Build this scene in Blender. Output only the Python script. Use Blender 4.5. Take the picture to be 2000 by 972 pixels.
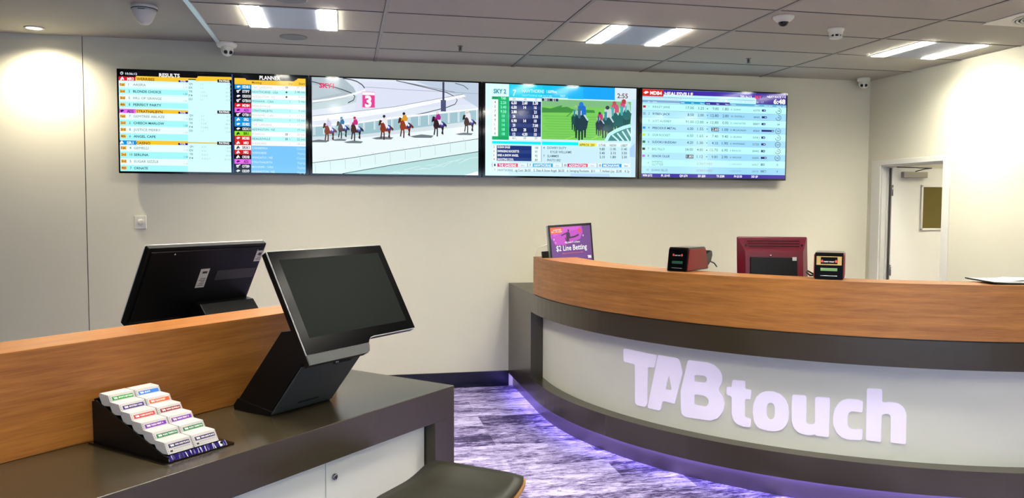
import bpy, bmesh, math, random
import numpy as np
from mathutils import Vector, Matrix, Euler

random.seed(4)
sc = bpy.context.scene
for o in list(bpy.data.objects):
    bpy.data.objects.remove(o)
COL = sc.collection

# ------------------------------------------------------------------ camera
YAW, PITCH, ROLL, FPX = 0.2079, -0.0548, 0.0041, 1557.9
cam_d = bpy.data.cameras.new('camera'); cam = bpy.data.objects.new('camera', cam_d); COL.objects.link(cam)
cam_d.sensor_width = 36.0; cam_d.lens = FPX / 2000.0 * 36.0; cam_d.clip_start = 0.05
_f = Vector((math.sin(YAW) * math.cos(PITCH), math.cos(YAW) * math.cos(PITCH), math.sin(PITCH)))
_r = Vector((math.cos(YAW), -math.sin(YAW), 0)); _u = _r.cross(_f)
_r2 = math.cos(ROLL) * _r + math.sin(ROLL) * _u; _u2 = -math.sin(ROLL) * _r + math.cos(ROLL) * _u
_m = Matrix((_r2, _u2, -_f)).transposed().to_4x4(); _m.translation = Vector((0, -6.985, 1.6252))
cam.matrix_world = _m
sc.camera = cam

# ------------------------------------------------------------------ world, exposure, daylight
world = bpy.data.worlds.new('world'); sc.world = world; world.use_nodes = True
_bg = world.node_tree.nodes['Background']; _bg.inputs[0].default_value = (0.62, 0.78, 1.0, 1); _bg.inputs[1].default_value = 0.5
sc.view_settings.view_transform = 'Standard'; sc.view_settings.look = 'None'
sc.view_settings.gamma = 1.0; sc.view_settings.use_curve_mapping = False
sc.view_settings.exposure = 0.2
TROFFER_POWER = 165.0
DAY_POWER = 110.0
ld = bpy.data.lights.new('daylight', 'AREA'); ld.shape = 'RECTANGLE'; ld.size = 7.0; ld.size_y = 2.1
ld.energy = DAY_POWER; ld.color = (0.50, 0.74, 1.0)
lo = bpy.data.objects.new('daylight', ld); COL.objects.link(lo)
lo.location = (0.3, -10.85, 1.3); lo.rotation_euler = (math.radians(90), 0, 0)      # daylight coming in through the shopfront

# ------------------------------------------------------------------ materials
def lin(c):
    return tuple((v / 255 / 12.92 if v / 255 <= 0.04045 else ((v / 255 + 0.055) / 1.055) ** 2.4) for v in c[:3]) + (1.0,)

def mat(name, col, rough=0.5, metal=0.0, spec=0.5, emit=None, es=0.0, coat=0.0, bump=None, trans=0.0, noise=None):
    m = bpy.data.materials.new(name); m.use_nodes = True
    nt = m.node_tree; b = nt.nodes['Principled BSDF']
    b.inputs['Base Color'].default_value = lin(col); b.inputs['Roughness'].default_value = rough
    b.inputs['Metallic'].default_value = metal; b.inputs['Specular IOR Level'].default_value = spec
    b.inputs['Coat Weight'].default_value = coat; b.inputs['Transmission Weight'].default_value = trans
    if emit:
        b.inputs['Emission Color'].default_value = lin(emit); b.inputs['Emission Strength'].default_value = es
    if noise:           # (scale, amount): gentle mottling of the base colour, carries the fine texture of the stuff
        tc = nt.nodes.new('ShaderNodeTexCoord'); n = nt.nodes.new('ShaderNodeTexNoise')
        n.inputs['Scale'].default_value = noise[0]; n.inputs['Detail'].default_value = 4
        nt.links.new(tc.outputs['Object'], n.inputs['Vector'])
        mx = nt.nodes.new('ShaderNodeMixRGB'); mx.blend_type = 'MULTIPLY'; mx.inputs[0].default_value = noise[1]
        mx.inputs[1].default_value = lin(col); nt.links.new(n.outputs['Fac'], mx.inputs[2])
        nt.links.new(mx.outputs[0], b.inputs['Base Color'])
    if bump:            # (scale, strength)
        tc = nt.nodes.new('ShaderNodeTexCoord'); n = nt.nodes.new('ShaderNodeTexNoise')
        n.inputs['Scale'].default_value = bump[0]; n.inputs['Detail'].default_value = 3
        nt.links.new(tc.outputs['Object'], n.inputs['Vector'])
        bp = nt.nodes.new('ShaderNodeBump'); bp.inputs['Strength'].default_value = bump[1]; bp.inputs['Distance'].default_value = 0.002
        nt.links.new(n.outputs['Fac'], bp.inputs['Height']); nt.links.new(bp.outputs[0], b.inputs['Normal'])
    return m

def wood_mat(name, c1, c2, use_uv=False, rough=0.38):
    m = bpy.data.materials.new(name); m.use_nodes = True; nt = m.node_tree; N = nt.nodes; L = nt.links
    b = N['Principled BSDF']; tc = N.new('ShaderNodeTexCoord'); mp = N.new('ShaderNodeMapping')
    mp.inputs['Scale'].default_value = (0.9, 14, 14) if not use_uv else (0.9, 14, 1)
    L.new(tc.outputs['UV' if use_uv else 'Object'], mp.inputs['Vector'])
    n1 = N.new('ShaderNodeTexNoise'); n1.inputs['Scale'].default_value = 2.2; n1.inputs['Detail'].default_value = 9; n1.inputs['Roughness'].default_value = 0.62
    n1.inputs['Distortion'].default_value = 0.35; L.new(mp.outputs[0], n1.inputs['Vector'])
    mp2 = N.new('ShaderNodeMapping'); mp2.inputs['Scale'].default_value = (6, 160, 160) if not use_uv else (6, 160, 1)
    L.new(tc.outputs['UV' if use_uv else 'Object'], mp2.inputs['Vector'])
    n2 = N.new('ShaderNodeTexNoise'); n2.inputs['Scale'].default_value = 1.5; n2.inputs['Detail'].default_value = 4; L.new(mp2.outputs[0], n2.inputs['Vector'])
    mul = N.new('ShaderNodeMath'); mul.operation = 'MULTIPLY_ADD'; mul.inputs[1].default_value = 0.5; L.new(n2.outputs['Fac'], mul.inputs[0]); L.new(n1.outputs['Fac'], mul.inputs[2])
    r = N.new('ShaderNodeValToRGB'); r.color_ramp.elements[0].position = 0.52; r.color_ramp.elements[1].position = 0.98
    r.color_ramp.elements[0].color = lin(c2); r.color_ramp.elements[1].color = lin(c1)
    L.new(mul.outputs[0], r.inputs[0]); L.new(r.outputs[0], b.inputs['Base Color'])
    b.inputs['Roughness'].default_value = rough
    return m

def carpet_mat():
    m = bpy.data.materials.new('carpet_planks'); m.use_nodes = True; nt = m.node_tree; N = nt.nodes; L = nt.links
    b = N['Principled BSDF']; b.inputs['Roughness'].default_value = 0.95; b.inputs['Specular IOR Level'].default_value = 0.1
    tc = N.new('ShaderNodeTexCoord')
    br = N.new('ShaderNodeTexBrick'); br.offset = 0.37; br.inputs['Scale'].default_value = 1.0
    br.inputs['Brick Width'].default_value = 1.0; br.inputs['Row Height'].default_value = 0.25; br.inputs['Mortar Size'].default_value = 0.0
    br.inputs['Color1'].default_value = (0, 0, 0, 1); br.inputs['Color2'].default_value = (1, 1, 1, 1); br.inputs['Bias'].default_value = 0.0
    L.new(tc.outputs['Object'], br.inputs['Vector'])
    def nz(sx, sy, sca, det, dist=0.0):
        mp = N.new('ShaderNodeMapping'); mp.inputs['Scale'].default_value = (sx, sy, 1); L.new(tc.outputs['Object'], mp.inputs['Vector'])
        n = N.new('ShaderNodeTexNoise'); n.inputs['Scale'].default_value = sca; n.inputs['Detail'].default_value = det; n.inputs['Roughness'].default_value = 0.7
        n.inputs['Distortion'].default_value = dist; L.new(mp.outputs[0], n.inputs['Vector']); return n
    a = nz(1.0, 3.5, 2.6, 5, 0.8); c = nz(1.0, 4.5, 9.0, 5, 1.6); d = nz(1, 1.6, 130, 2)
    def mad(x, k, y):
        q = N.new('ShaderNodeMath'); q.operation = 'MULTIPLY_ADD'; q.inputs[1].default_value = k; L.new(x, q.inputs[0])
        if isinstance(y, float): q.inputs[2].default_value = y
        else: L.new(y, q.inputs[2])
        return q.outputs[0]
    v = mad(br.outputs['Color'], 0.42, -2.02); v = mad(a.outputs['Fac'], 1.7, v); v = mad(c.outputs['Fac'], 2.1, v); v = mad(d.outputs['Fac'], 0.55, v)
    r = N.new('ShaderNodeValToRGB'); e = r.color_ramp.elements
    e[0].position = 0.12; e[0].color = lin((58, 50, 84)); e[1].position = 0.80; e[1].color = lin((204, 196, 232))
    x = e.new(0.36); x.color = lin((134, 122, 168))
    L.new(v, r.inputs[0]); L.new(r.outputs[0], b.inputs['Base Color'])
    bp = N.new('ShaderNodeBump'); bp.inputs['Strength'].default_value = 0.5; bp.inputs['Distance'].default_value = 0.004
    L.new(d.outputs['Fac'], bp.inputs['Height']); L.new(bp.outputs[0], b.inputs['Normal'])
    return m

M = dict(
    wall_far=mat('wall_low_bounce', (92, 90, 86), 0.8),  # for unseen walls, kept dark to cut bounce light in the room
    wall=mat('wall_paint', (223, 218, 197), 0.75, bump=(180, 0.05)),
    wall_panel=mat('wall_paint_panel', (226, 220, 198), 0.75, bump=(180, 0.05)),
    plaster=mat('ceiling_plaster', (172, 170, 156), 0.85),
    tile=mat('ceiling_tile', (176, 172, 158), 0.9, bump=(500, 0.15)),
    tbar=mat('ceiling_grid_bar', (146, 142, 132), 0.5),
    gap=mat('shadow_gap', (70, 68, 64), 0.8),
    edge=mat('edge_trim', (205, 212, 222), 0.3, metal=0.4),
    skirt=mat('skirting_navy', (12, 16, 34), 0.18, spec=0.6),
    white=mat('white_gloss_paint', (228, 226, 216), 0.4),
    white_plastic=mat('white_plastic', (225, 222, 208), 0.4),
    trofplate=mat('luminaire_metal', (168, 176, 190), 0.35),
    diffuser=mat('diffuser', (255, 255, 255), 0.5, emit=(255, 250, 234), es=TROFFER_POWER),
    downglow=mat('downlight_glow', (255, 255, 255), 0.5, emit=(255, 240, 205), es=9),
    grill=mat('speaker_grille', (120, 120, 116), 0.6),
    black_plastic=mat('black_plastic', (6, 6, 7), 0.4, spec=0.25),
    black_satin=mat('black_satin', (9, 9, 10), 0.45, spec=0.25),
    black_gloss=mat('black_gloss', (5, 5, 6), 0.06),
    lens=mat('lens_glass', (4, 4, 6), 0.03),
    dark_bezel=mat('tv_bezel', (8, 8, 9), 0.25),
    desk=mat('taupe_laminate', (55, 47, 32), 0.24, spec=0.7),
    desk_in=mat('dark_recess_laminate', (40, 37, 33), 0.45),
    panel=mat('pale_panel', (216, 215, 200), 0.42),
    kick=mat('brushed_kickplate', (116, 104, 110), 0.35, metal=0.7),
    led=mat('led_strip', (255, 255, 255), 0.5, emit=(150, 136, 255), es=30),
    letter=mat('lilac_lettering', (232, 224, 244), 0.45, emit=(236, 222, 250), es=0.22),
    steel=mat('steel', (150, 150, 150), 0.25, metal=1.0),
    darksteel=mat('dark_steel', (60, 60, 62), 0.35, metal=0.8),
    silver=mat('silver_plastic', (186, 190, 192), 0.3, metal=0.3),
    kiosk_grey=mat('kiosk_graphite', (56, 59, 59), 0.42),
    kiosk_edge=mat('kiosk_edge_silver', (205, 204, 198), 0.3, metal=0.2),
    glass_black=mat('bezel_glass_black', (4, 4, 5), 0.2, spec=0.06),
    lcd_off=mat('display_off', (18, 23, 21), 0.4, spec=0.05),
    red=mat('crimson_shell', (100, 8, 32), 0.35),
    red2=mat('red_shell', (118, 10, 14), 0.38),
    green_lcd=mat('green_lcd', (96, 130, 84), 0.3, emit=(96, 140, 84), es=0.25),
    green_lcd2=mat('dim_green_lcd', (36, 72, 60), 0.3, emit=(30, 80, 60), es=0.2),
    olive=mat('tinted_glass', (118, 104, 48), 0.08, trans=0.35),
    paper=mat('paper', (238, 234, 226), 0.7),
    paper_edge=mat('paper_block', (188, 182, 178), 0.75),
    sticker=mat('sticker', (190, 186, 182), 0.5),
    ink=mat('ink', (25, 25, 30), 0.5),
    ink_soft=mat('soft_ink', (150, 148, 150), 0.6),
    greyband=mat('vent_strip', (42, 42, 38), 0.5),
    pleather=mat('black_upholstery', (30, 28, 13), 0.45, spec=0.35),
    ply=mat('plywood', (176, 128, 70), 0.4),
    purple_film=mat('purple_film', (30, 12, 96), 0.15, spec=0.8),
    cable_w=mat('white_cable', (214, 208, 190), 0.5),
    cable_b=mat('black_cable', (9, 9, 10), 0.4),
    amber=mat('amber_label', (176, 150, 90), 0.5),
)
M['wood'] = wood_mat('oak_veneer', (182, 122, 58), (134, 82, 34), use_uv=True)
M['wood_dark'] = wood_mat('oak_veneer_warm', (180, 114, 48), (134, 76, 24), use_uv=False)
M['carpet'] = carpet_mat()
def prismatic(m, strength, power):
    """micro-prismatic diffuser: gives its light mainly downwards, little at grazing angles"""
    nt = m.node_tree; g = nt.nodes.new('ShaderNodeNewGeometry'); d = nt.nodes.new('ShaderNodeVectorMath'); d.operation = 'DOT_PRODUCT'
    nt.links.new(g.outputs['Normal'], d.inputs[0]); nt.links.new(g.outputs['Incoming'], d.inputs[1])
    a = nt.nodes.new('ShaderNodeMath'); a.operation = 'ABSOLUTE'; nt.links.new(d.outputs['Value'], a.inputs[0])
    p = nt.nodes.new('ShaderNodeMath'); p.operation = 'POWER'; p.inputs[1].default_value = power; nt.links.new(a.outputs[0], p.inputs[0])
    q = nt.nodes.new('ShaderNodeMath'); q.operation = 'MULTIPLY'; q.inputs[1].default_value = strength; nt.links.new(p.outputs[0], q.inputs[0])
    nt.links.new(q.outputs[0], m.node_tree.nodes['Principled BSDF'].inputs['Emission Strength'])
prismatic(M['diffuser'], TROFFER_POWER, 1.7)
_sm = bpy.data.materials.new('lit_display'); _sm.use_nodes = True
_b = _sm.node_tree.nodes['Principled BSDF']; _b.inputs['Base Color'].default_value = (0.004, 0.004, 0.005, 1); _b.inputs['Roughness'].default_value = 0.09
_a = _sm.node_tree.nodes.new('ShaderNodeAttribute'); _a.attribute_name = 'col'
_sm.node_tree.links.new(_a.outputs['Color'], _b.inputs['Emission Color']); _b.inputs['Emission Strength'].default_value = 0.88
M['screen'] = _sm
_tape = {}
def colmat(name, c, rough=0.5):
    if name not in _tape: _tape[name] = mat(name, c, rough)
    return _tape[name]

# ------------------------------------------------------------------ helpers
def link(o, parent=None, loc=None, rot=None):
    COL.objects.link(o)
    if parent is not None: o.parent = parent
    if loc is not None: o.location = loc
    if rot is not None: o.rotation_euler = rot
    return o

def thing(name, label, cat, loc=(0, 0, 0), rz=0.0, group=None):
    o = bpy.data.objects.new(name, None); o.empty_display_size = 0.1
    link(o, None, loc, (0, 0, rz)); return tag(o, label, cat, group)

def tag(o, label=None, cat=None, group=None, kind=None):
    if label: o['label'] = label
    if cat: o['category'] = cat
    if group: o['group'] = group
    if kind: o['kind'] = kind
    return o

class MB:
    def __init__(s): s.bm = bmesh.new(); s.T = Matrix.Identity(4); s.mi = 0
    def _add(s, vs, fs, smooth=False):
        V = [s.bm.verts.new(s.T @ Vector(v)) for v in vs]; out = []
        for f in fs:
            try:
                F = s.bm.faces.new([V[i] for i in f]); F.material_index = s.mi; F.smooth = smooth; out.append(F)
            except ValueError: pass
        return V, out
    def box(s, x0, x1, y0, y1, z0, z1, bev=0.0, seg=2):
        V, F = s._add([(x0, y0, z0), (x1, y0, z0), (x1, y1, z0), (x0, y1, z0), (x0, y0, z1), (x1, y0, z1), (x1, y1, z1), (x0, y1, z1)],
                      [(0, 3, 2, 1), (4, 5, 6, 7), (0, 1, 5, 4), (1, 2, 6, 5), (2, 3, 7, 6), (3, 0, 4, 7)])
        if bev:
            es = list({e for f in F for e in f.edges})
            bmesh.ops.bevel(s.bm, geom=es, offset=bev, segments=seg, affect='EDGES', profile=0.5)
        return s
    def prism(s, pts, axis, a, b, bev=0.0, seg=2, smooth=False):
        """polygon pts (p,q) extruded along axis from a to b. axis 'x': (y,z); 'y': (x,z); 'z': (x,y)"""
        def P(p, q, t): return {'x': (t, p, q), 'y': (p, t, q), 'z': (p, q, t)}[axis]
        n = len(pts)
        vs = [P(p, q, a) for p, q in pts] + [P(p, q, b) for p, q in pts]
        fs = [tuple(range(n)), tuple(range(2 * n - 1, n - 1, -1))] + [(i, i + n, (i + 1) % n + n, (i + 1) % n) for i in range(n)]
        V, F = s._add(vs, fs)
        if smooth:
            for f in F[2:]: f.smooth = True
        if bev:
            es = list({e for f in F[:2] for e in f.edges})
            bmesh.ops.bevel(s.bm, geom=es, offset=bev, segments=seg, affect='EDGES', profile=0.5)
        return s
    def tube(s, pts, r, n=8, caps=True):
        pts = [Vector(p) for p in pts]; rings = []
        for i, p in enumerate(pts):
            t = (pts[min(i + 1, len(pts) - 1)] - pts[max(i - 1, 0)]).normalized()
            a = Vector((0, 0, 1)) if abs(t.z) < 0.9 else Vector((1, 0, 0))
            x = t.cross(a).normalized(); y = t.cross(x).normalized()
            rr = r[i] if isinstance(r, (list, tuple)) else r
            rings.append([p + rr * (math.cos(2 * math.pi * k / n) * x + math.sin(2 * math.pi * k / n) * y) for k in range(n)])
        vs = [v for R_ in rings for v in R_]; fs = []
        for i in range(len(pts) - 1):
            for k in range(n):
                fs.append((i * n + k, i * n + (k + 1) % n, (i + 1) * n + (k + 1) % n, (i + 1) * n + k))
        if caps: fs += [tuple(range(n - 1, -1, -1)), tuple(range((len(pts) - 1) * n, len(pts) * n))]
        s._add(vs, fs, True); return s
    def lathe(s, prof, n=32, c=(0, 0, 0), axis='z', smooth=True):
        """profile of (radius, height)"""
        vs = []; fs = []
        for r, h in prof:
            for k in range(n):
                a = 2 * math.pi * k / n; p = (r * math.cos(a), r * math.sin(a), h)
                if axis == 'y': p = (p[0], h, p[1])
                if axis == 'x': p = (h, p[0], p[1])
                vs.append((p[0] + c[0], p[1] + c[1], p[2] + c[2]))
        for i in range(len(prof) - 1):
            for k in range(n): fs.append((i * n + k, i * n + (k + 1) % n, (i + 1) * n + (k + 1) % n, (i + 1) * n + k))
        fs += [tuple(range(n - 1, -1, -1)), tuple(range((len(prof) - 1) * n, len(prof) * n))]
        s._add(vs, fs, smooth); return s
    def strip(s, outer, inner, z0, z1):
        """closed solid between two plan polylines"""
        n = len(outer); vs = []
        for (x, y) in outer: vs += [(x, y, z0), (x, y, z1)]
        for (x, y) in inner: vs += [(x, y, z0), (x, y, z1)]
        o = lambda i, t: 2 * i + t
        q = lambda i, t: 2 * n + 2 * i + t
        fs = []
        for i in range(n - 1):
            fs += [(o(i, 0), o(i + 1, 0), o(i + 1, 1), o(i, 1)), (q(i, 0), q(i, 1), q(i + 1, 1), q(i + 1, 0)),
                   (o(i, 1), o(i + 1, 1), q(i + 1, 1), q(i, 1)), (o(i, 0), q(i, 0), q(i + 1, 0), o(i + 1, 0))]
        fs += [(o(0, 0), o(0, 1), q(0, 1), q(0, 0)), (o(n - 1, 0), q(n - 1, 0), q(n - 1, 1), o(n - 1, 1))]
        s._add(vs, fs); return s
    def done(s, name, mats, parent=None, loc=None, rot=None, autosmooth=False):
        bmesh.ops.recalc_face_normals(s.bm, faces=s.bm.faces)
        me = bpy.data.meshes.new(name); s.bm.to_mesh(me); s.bm.free()
        for m in (mats if isinstance(mats, (list, tuple)) else [mats]): me.materials.append(m)
        return link(bpy.data.objects.new(name, me), parent, loc, rot)

def struct(o, parent=None):
    if o.parent is None: o['kind'] = 'structure'
    return o

def box_obj(name, m, x0, x1, y0, y1, z0, z1, parent=None, bev=0.0, loc=None, rot=None):
    return MB().box(x0, x1, y0, y1, z0, z1, bev).done(name, m, parent, loc, rot)

def copy_tree(o, parent=None):
    c = o.copy(); COL.objects.link(c)
    if parent is not None: c.parent = parent
    for ch in list(o.children): copy_tree(ch, c)
    return c

# text as flat polygons ------------------------------------------------
def _text_raw(t, bold):
    cu = bpy.data.curves.new('t', 'FONT'); cu.body = t; cu.size = 1.0; cu.resolution_u = 2
    cu.offset = bold; cu.fill_mode = 'FRONT'; cu.dimensions = '2D'
    ob = bpy.data.objects.new('t', cu)
    me = bpy.data.meshes.new_from_object(ob)
    vs = [tuple(v.co[:2]) for v in me.vertices]; fs = [tuple(p.vertices) for p in me.polygons]
    bpy.data.objects.remove(ob); bpy.data.curves.remove(cu); bpy.data.meshes.remove(me)
    return vs, fs
_cap = None
_tc = {}
def text_geo(t, bold=0.0):
    """flat text, cap height 1, left edge 0; returns verts, faces, width"""
    global _cap
    if _cap is None:
        v, _ = _text_raw('H', 0.0); _cap = max(p[1] for p in v) - min(p[1] for p in v)
    k = (t, bold)
    if k not in _tc:
        vs, fs = _text_raw(t, bold)
        if not vs: return [], [], 0.0
        x0 = min(v[0] for v in vs); vs = [((x - x0) / _cap, y / _cap) for x, y in vs]
        _tc[k] = (vs, fs, max(v[0] for v in vs))
    return _tc[k]

# lettering placed on a small plane of an object: builds a mesh part
def lettering(name, items, m, parent, T=Matrix.Identity(4), z=0.0):
    """items: (text, x, y, height, width or None, bold)"""
    bm = bmesh.new()
    for (t, x, y, h, w, bold) in items:
        vs, fs, tw = text_geo(t, bold); sx = (w / tw) if (w and tw) else h
        V = [bm.verts.new(T @ Vector((x + a * sx, y + b * h, z))) for a, b in vs]
        for f in fs:
            try: bm.faces.new([V[i] for i in f])
            except ValueError: pass
    me = bpy.data.meshes.new(name); bm.to_mesh(me); bm.free(); me.materials.append(m)
    return link(bpy.data.objects.new(name, me), parent)

# lit display content --------------------------------------------------
class Canvas:
    """flat picture of a lit display, W x H metres, laid out from four measured corners TL TR BR BL"""
    def __init__(s, corners, W, H):
        s.W, s.H = W, H; dst = [(0, H), (W, H), (W, 0), (0, 0)]; A = []
        for (x, y), (u, v) in zip(corners, dst):
            A.append([x, y, 1, 0, 0, 0, -u * x, -u * y, -u]); A.append([0, 0, 0, x, y, 1, -v * x, -v * y, -v])
        s.Hm = np.linalg.svd(np.array(A, float))[2][-1].reshape(3, 3)
        s.V = []; s.F = []; s.C = []; s.lv = 0; s.top = []; s.o = (0, 0, 1)
    def zoom(s, ox, oy, k): s.o = (ox, oy, k); return s
    def m(s, x, y):
        ox, oy, k = s.o; p = s.Hm @ np.array([ox + x / k, oy + y / k, 1.0]); return (p[0] / p[2], p[1] / p[2])
    def _clip(s, P):
        def cl(P, f, inter):
            out = []
            for i in range(len(P)):
                a, b = P[i - 1], P[i]
                if f(b):
                    if not f(a): out.append(inter(a, b))
                    out.append(b)
                elif f(a): out.append(inter(a, b))
            return out
        for ax, lim, sg in ((0, 0.0, 1), (0, s.W, -1), (1, 0.0, 1), (1, s.H, -1)):
            f = lambda p: (p[ax] - lim) * sg >= 0
            def inter(a, b):
                t = (lim - a[ax]) / (b[ax] - a[ax]); return (a[0] + t * (b[0] - a[0]), a[1] + t * (b[1] - a[1]))
            if not P: return P
            P = cl(P, f, inter)
        return P
    def raw(s, P, c, lev=None):
        P = s._clip(P)
        if len(P) < 3: return
        if lev is None: s.lv += 1; lev = s.lv
        i = len(s.V); s.V += [(x, y, 0.00005 * lev) for x, y in P]; s.F.append(tuple(range(i, i + len(P)))); s.C.append(c)
    def poly(s, pts, c): s.raw([s.m(*p) for p in pts], c)
    def rect(s, x0, y0, x1, y1, c):
        a = s.m(x0, y0); b = s.m(x1, y1); s.raw([(a[0], b[1]), (b[0], b[1]), (b[0], a[1]), (a[0], a[1])], c)
    def line(s, pts, w, c):
        P = [Vector(s.m(*p)) for p in pts]; k = s.W / 1.0
        w = (Vector(s.m(pts[0][0], pts[0][1] + w)) - P[0]).length / 2
        L_ = []; R_ = []
        for i, p in enumerate(P):
            d = P[min(i + 1, len(P) - 1)] - P[max(i - 1, 0)]
            if d.length < 1e-9: return
            d.normalize(); n = Vector((-d.y, d.x)) * w; L_.append(p + n); R_.append(p - n)
        s.lv += 1
        for i in range(len(P) - 1): s.raw([tuple(L_[i]), tuple(L_[i + 1]), tuple(R_[i + 1]), tuple(R_[i])], c, s.lv)
    def ell(s, x, y, rx, ry, c, n=16, rot=0.0):
        ca, sa = math.cos(rot), math.sin(rot)
        s.poly([(x + rx * math.cos(2 * math.pi * k / n) * ca - ry * math.sin(2 * math.pi * k / n) * sa,
                 y + rx * math.cos(2 * math.pi * k / n) * sa + ry * math.sin(2 * math.pi * k / n) * ca) for k in range(n)], c)
    def text(s, t, x0, y, x1, h, c, bold=0.0, right=False):
        """baseline-centre y; x0..x1 measured extent (x1 None: natural width); h cap height"""
        vs, fs, tw = text_geo(t, bold)
        if not fs: return
        a = Vector(s.m(x0, y)); hh = (Vector(s.m(x0, y + h / 2)) - Vector(s.m(x0, y - h / 2))).length
        sx = (s.m(x1, y)[0] - a.x) / tw if x1 is not None else hh * 0.95
        ox = a.x - (tw * sx if right else 0)
        i = len(s.V); s.top.append((i, i + len(vs)))
        s.V += [(ox + px * sx, a.y - hh / 2 + py * hh, 0.0) for px, py in vs]
        for f in fs: s.F.append(tuple(i + k for k in f)); s.C.append(c)
    def done(s, name, parent, M4=None):
        zt = 0.00005 * (s.lv + 6); V = list(s.V)
        for a, b in s.top:
            for i in range(a, b): V[i] = (V[i][0], V[i][1], zt)
        me = bpy.data.meshes.new(name); me.from_pydata(V, [], s.F); me.materials.append(M['screen'])
        at = me.color_attributes.new('col', 'FLOAT_COLOR', 'CORNER')
        li = 0; dat = np.zeros((len(me.loops), 4), dtype=np.float32)
        for p, c in zip(me.polygons, s.C): dat[p.loop_start:p.loop_start + p.loop_total] = lin(c)
        at.data.foreach_set('color', dat.ravel())
        # local x right, y up, z out of the glass
        o = link(bpy.data.objects.new(name, me), parent)
        if M4 is not None: o.matrix_local = M4
        return o

# ================================================================== ROOM
XL, XR, YB, ZC, ZL = -4.6, 5.05, -11.0, 2.85, 2.95
struct(box_obj('floor', M['carpet'], XL - .1, 7.6, YB - .1, 0.1, -0.1, 0.0))
struct(box_obj('wall_back', M['wall'], XL - .1, 7.6, 0.0, 0.12, 0.0, 3.05))
struct(box_obj('wall_left', M['wall_far'], XL - .12, XL, YB, 0.0, 0.0, 3.05))
b = MB(); b.box(XR, XR + .10, YB, -1.02, 0, ZC); b.box(XR, XR + .10, -.20, 0, 0, ZC); b.box(XR, XR + .10, -1.02, -.20, 2.02, ZC)
struct(b.done('wall_right', M['wall']))
b = MB(); b.box(XL, -3.4, YB - .12, YB, 0, 3.05); b.box(4.0, XR + .1, YB - .12, YB, 0, 3.05); b.box(-3.4, 4.0, YB - .12, YB, 0, .25); b.box(-3.4, 4.0, YB - .12, YB, 2.4, 3.05)
struct(b.done('wall_front', M['wall_far']))
b = MB()
for x in (-3.37, -1.55, .3, 2.15, 3.97): b.box(x - .03, x + .03, YB - .10, YB - .02, .25, 2.4)
for z in (.28, 2.37): b.box(-3.4, 4.0, YB - .10, YB - .02, z - .03, z + .03)
struct(b.done('window_1', M['silver']))
b = MB(); b.box(-.917, XR + .1, YB, 0.0, ZC, 3.05)
struct(b.done('ceiling', M['tile']))
struct(box_obj('ceiling_plaster', M['plaster'], XL, -.917, YB, 0.0, ZL, 3.05))
struct(box_obj('trim_1', M['edge'], -.932, -.900, YB, -.03, ZC - .012, ZC - .001))        # bright edge angle of the tiled ceiling
# ceiling grid bars
xs = [.272 + 1.2 * i for i in range(0, 4)]; ys = [-.565 - .6 * j for j in range(0, 18)]
b = MB()
for x in xs: b.box(x - .012, x + .012, YB, -.0, ZC - .004, ZC)
for y in ys: b.box(-.90, XR, y - .006, y + .006, ZC - .0035, ZC)
struct(b.done('trim_2', M['tbar']))
b = MB()
for y in ys: b.box(-.90, XR, y - .0095, y - .006, ZC - .003, ZC)
for x in xs: b.box(x - .0155, x - .012, YB, -.0, ZC - .003, ZC)
struct(b.done('trim_shadow_lines', M['gap']))  # dark strips painted as shadow lines along one side of the bars
struct(box_obj('trim_4', M['gap'], -2.026, -2.021, -.0015, 0.0, .14, ZL))                   # joint between wall panels
struct(box_obj('baseboard_back', M['skirt'], XL, 1.445, -.014, 0.0, 0, .138))
# room behind the side door
struct(box_obj('wall_side_room', M['wall'], 7.4, 7.5, -2.4, 0.0, 0, 2.7))
struct(box_obj('wall_side_room_front', M['wall'], XR + .1, 7.5, -2.5, -2.4, 0, 2.7))
struct(box_obj('ceiling_side_room', M['plaster'], XR + .1, 7.5, -2.5, 0.0, 2.6, 2.7))
# door casing (architrave) and jambs
b = MB()
b.box(XR - .016, XR, -.20, -.075, 0, 2.068, .003); b.box(XR - .016, XR, -1.098, -1.02, 0, 2.068, .003); b.box(XR - .0165, XR, -1.02, -.20, 2.02, 2.068, .003)
b.box(XR, XR + .10, -.215, -.2, 0, 2.02); b.box(XR, XR + .10, -1.02, -1.005, 0, 2.02); b.box(XR, XR + .10, -1.005, -.215, 2.005, 2.02)
b.box(XR + .045, XR + .06, -.232, -.215, 0, 2.005)
struct(b.done('trim_5', M['white']))
door = bpy.data.objects.new('door_1', None); link(door, None, (5.115, -.235, 0)); door['kind'] = 'structure'
MB().box(0, .80, -.04, 0, .01, 1.995, .002).done('door_leaf', M['white'], door)
b = MB(); X0, X1, Z0, Z1 = .315, .70, 1.40, 1.835
b.box(X0, X1, -.052, -.04, Z0, Z0 + .02, .002); b.box(X0, X1, -.052, -.04, Z1 - .02, Z1, .002)
b.box(X0, X0 + .02, -.052, -.04, Z0, Z1, .002); b.box(X1 - .02, X1, -.052, -.04, Z0, Z1, .002)
b.done('vision_frame', M['white'], door)
MB().box(X0 + .02, X1 - .02, -.044, -.0405, Z0 + .02, Z1 - .02).done('vision_glass', M['olive'], door)
cl = MB().box(.09, .35, -.085, -.04, 1.902, 1.958, .004).done('door_closer', mat('closer_grey', (150, 146, 132), 0.45), door)
MB().tube([(.22, -.075, 1.962), (.30, -.10, 1.985), (.36, -.12, 1.992), (.14, -.11, 1.997), (.02, -.07, 2.0)], .005, 6).done('closer_arm', M['darksteel'], cl)
for z in (1.78, 1.02, .25):
    b = MB(); b.box(-.008, .004, -.055, -.04, z - .05, z + .05, .001); b.tube([(-.006, -.056, z - .052), (-.006, -.056, z + .052)], .006, 8)
    b.done('hinge', M['steel'], door)
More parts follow.
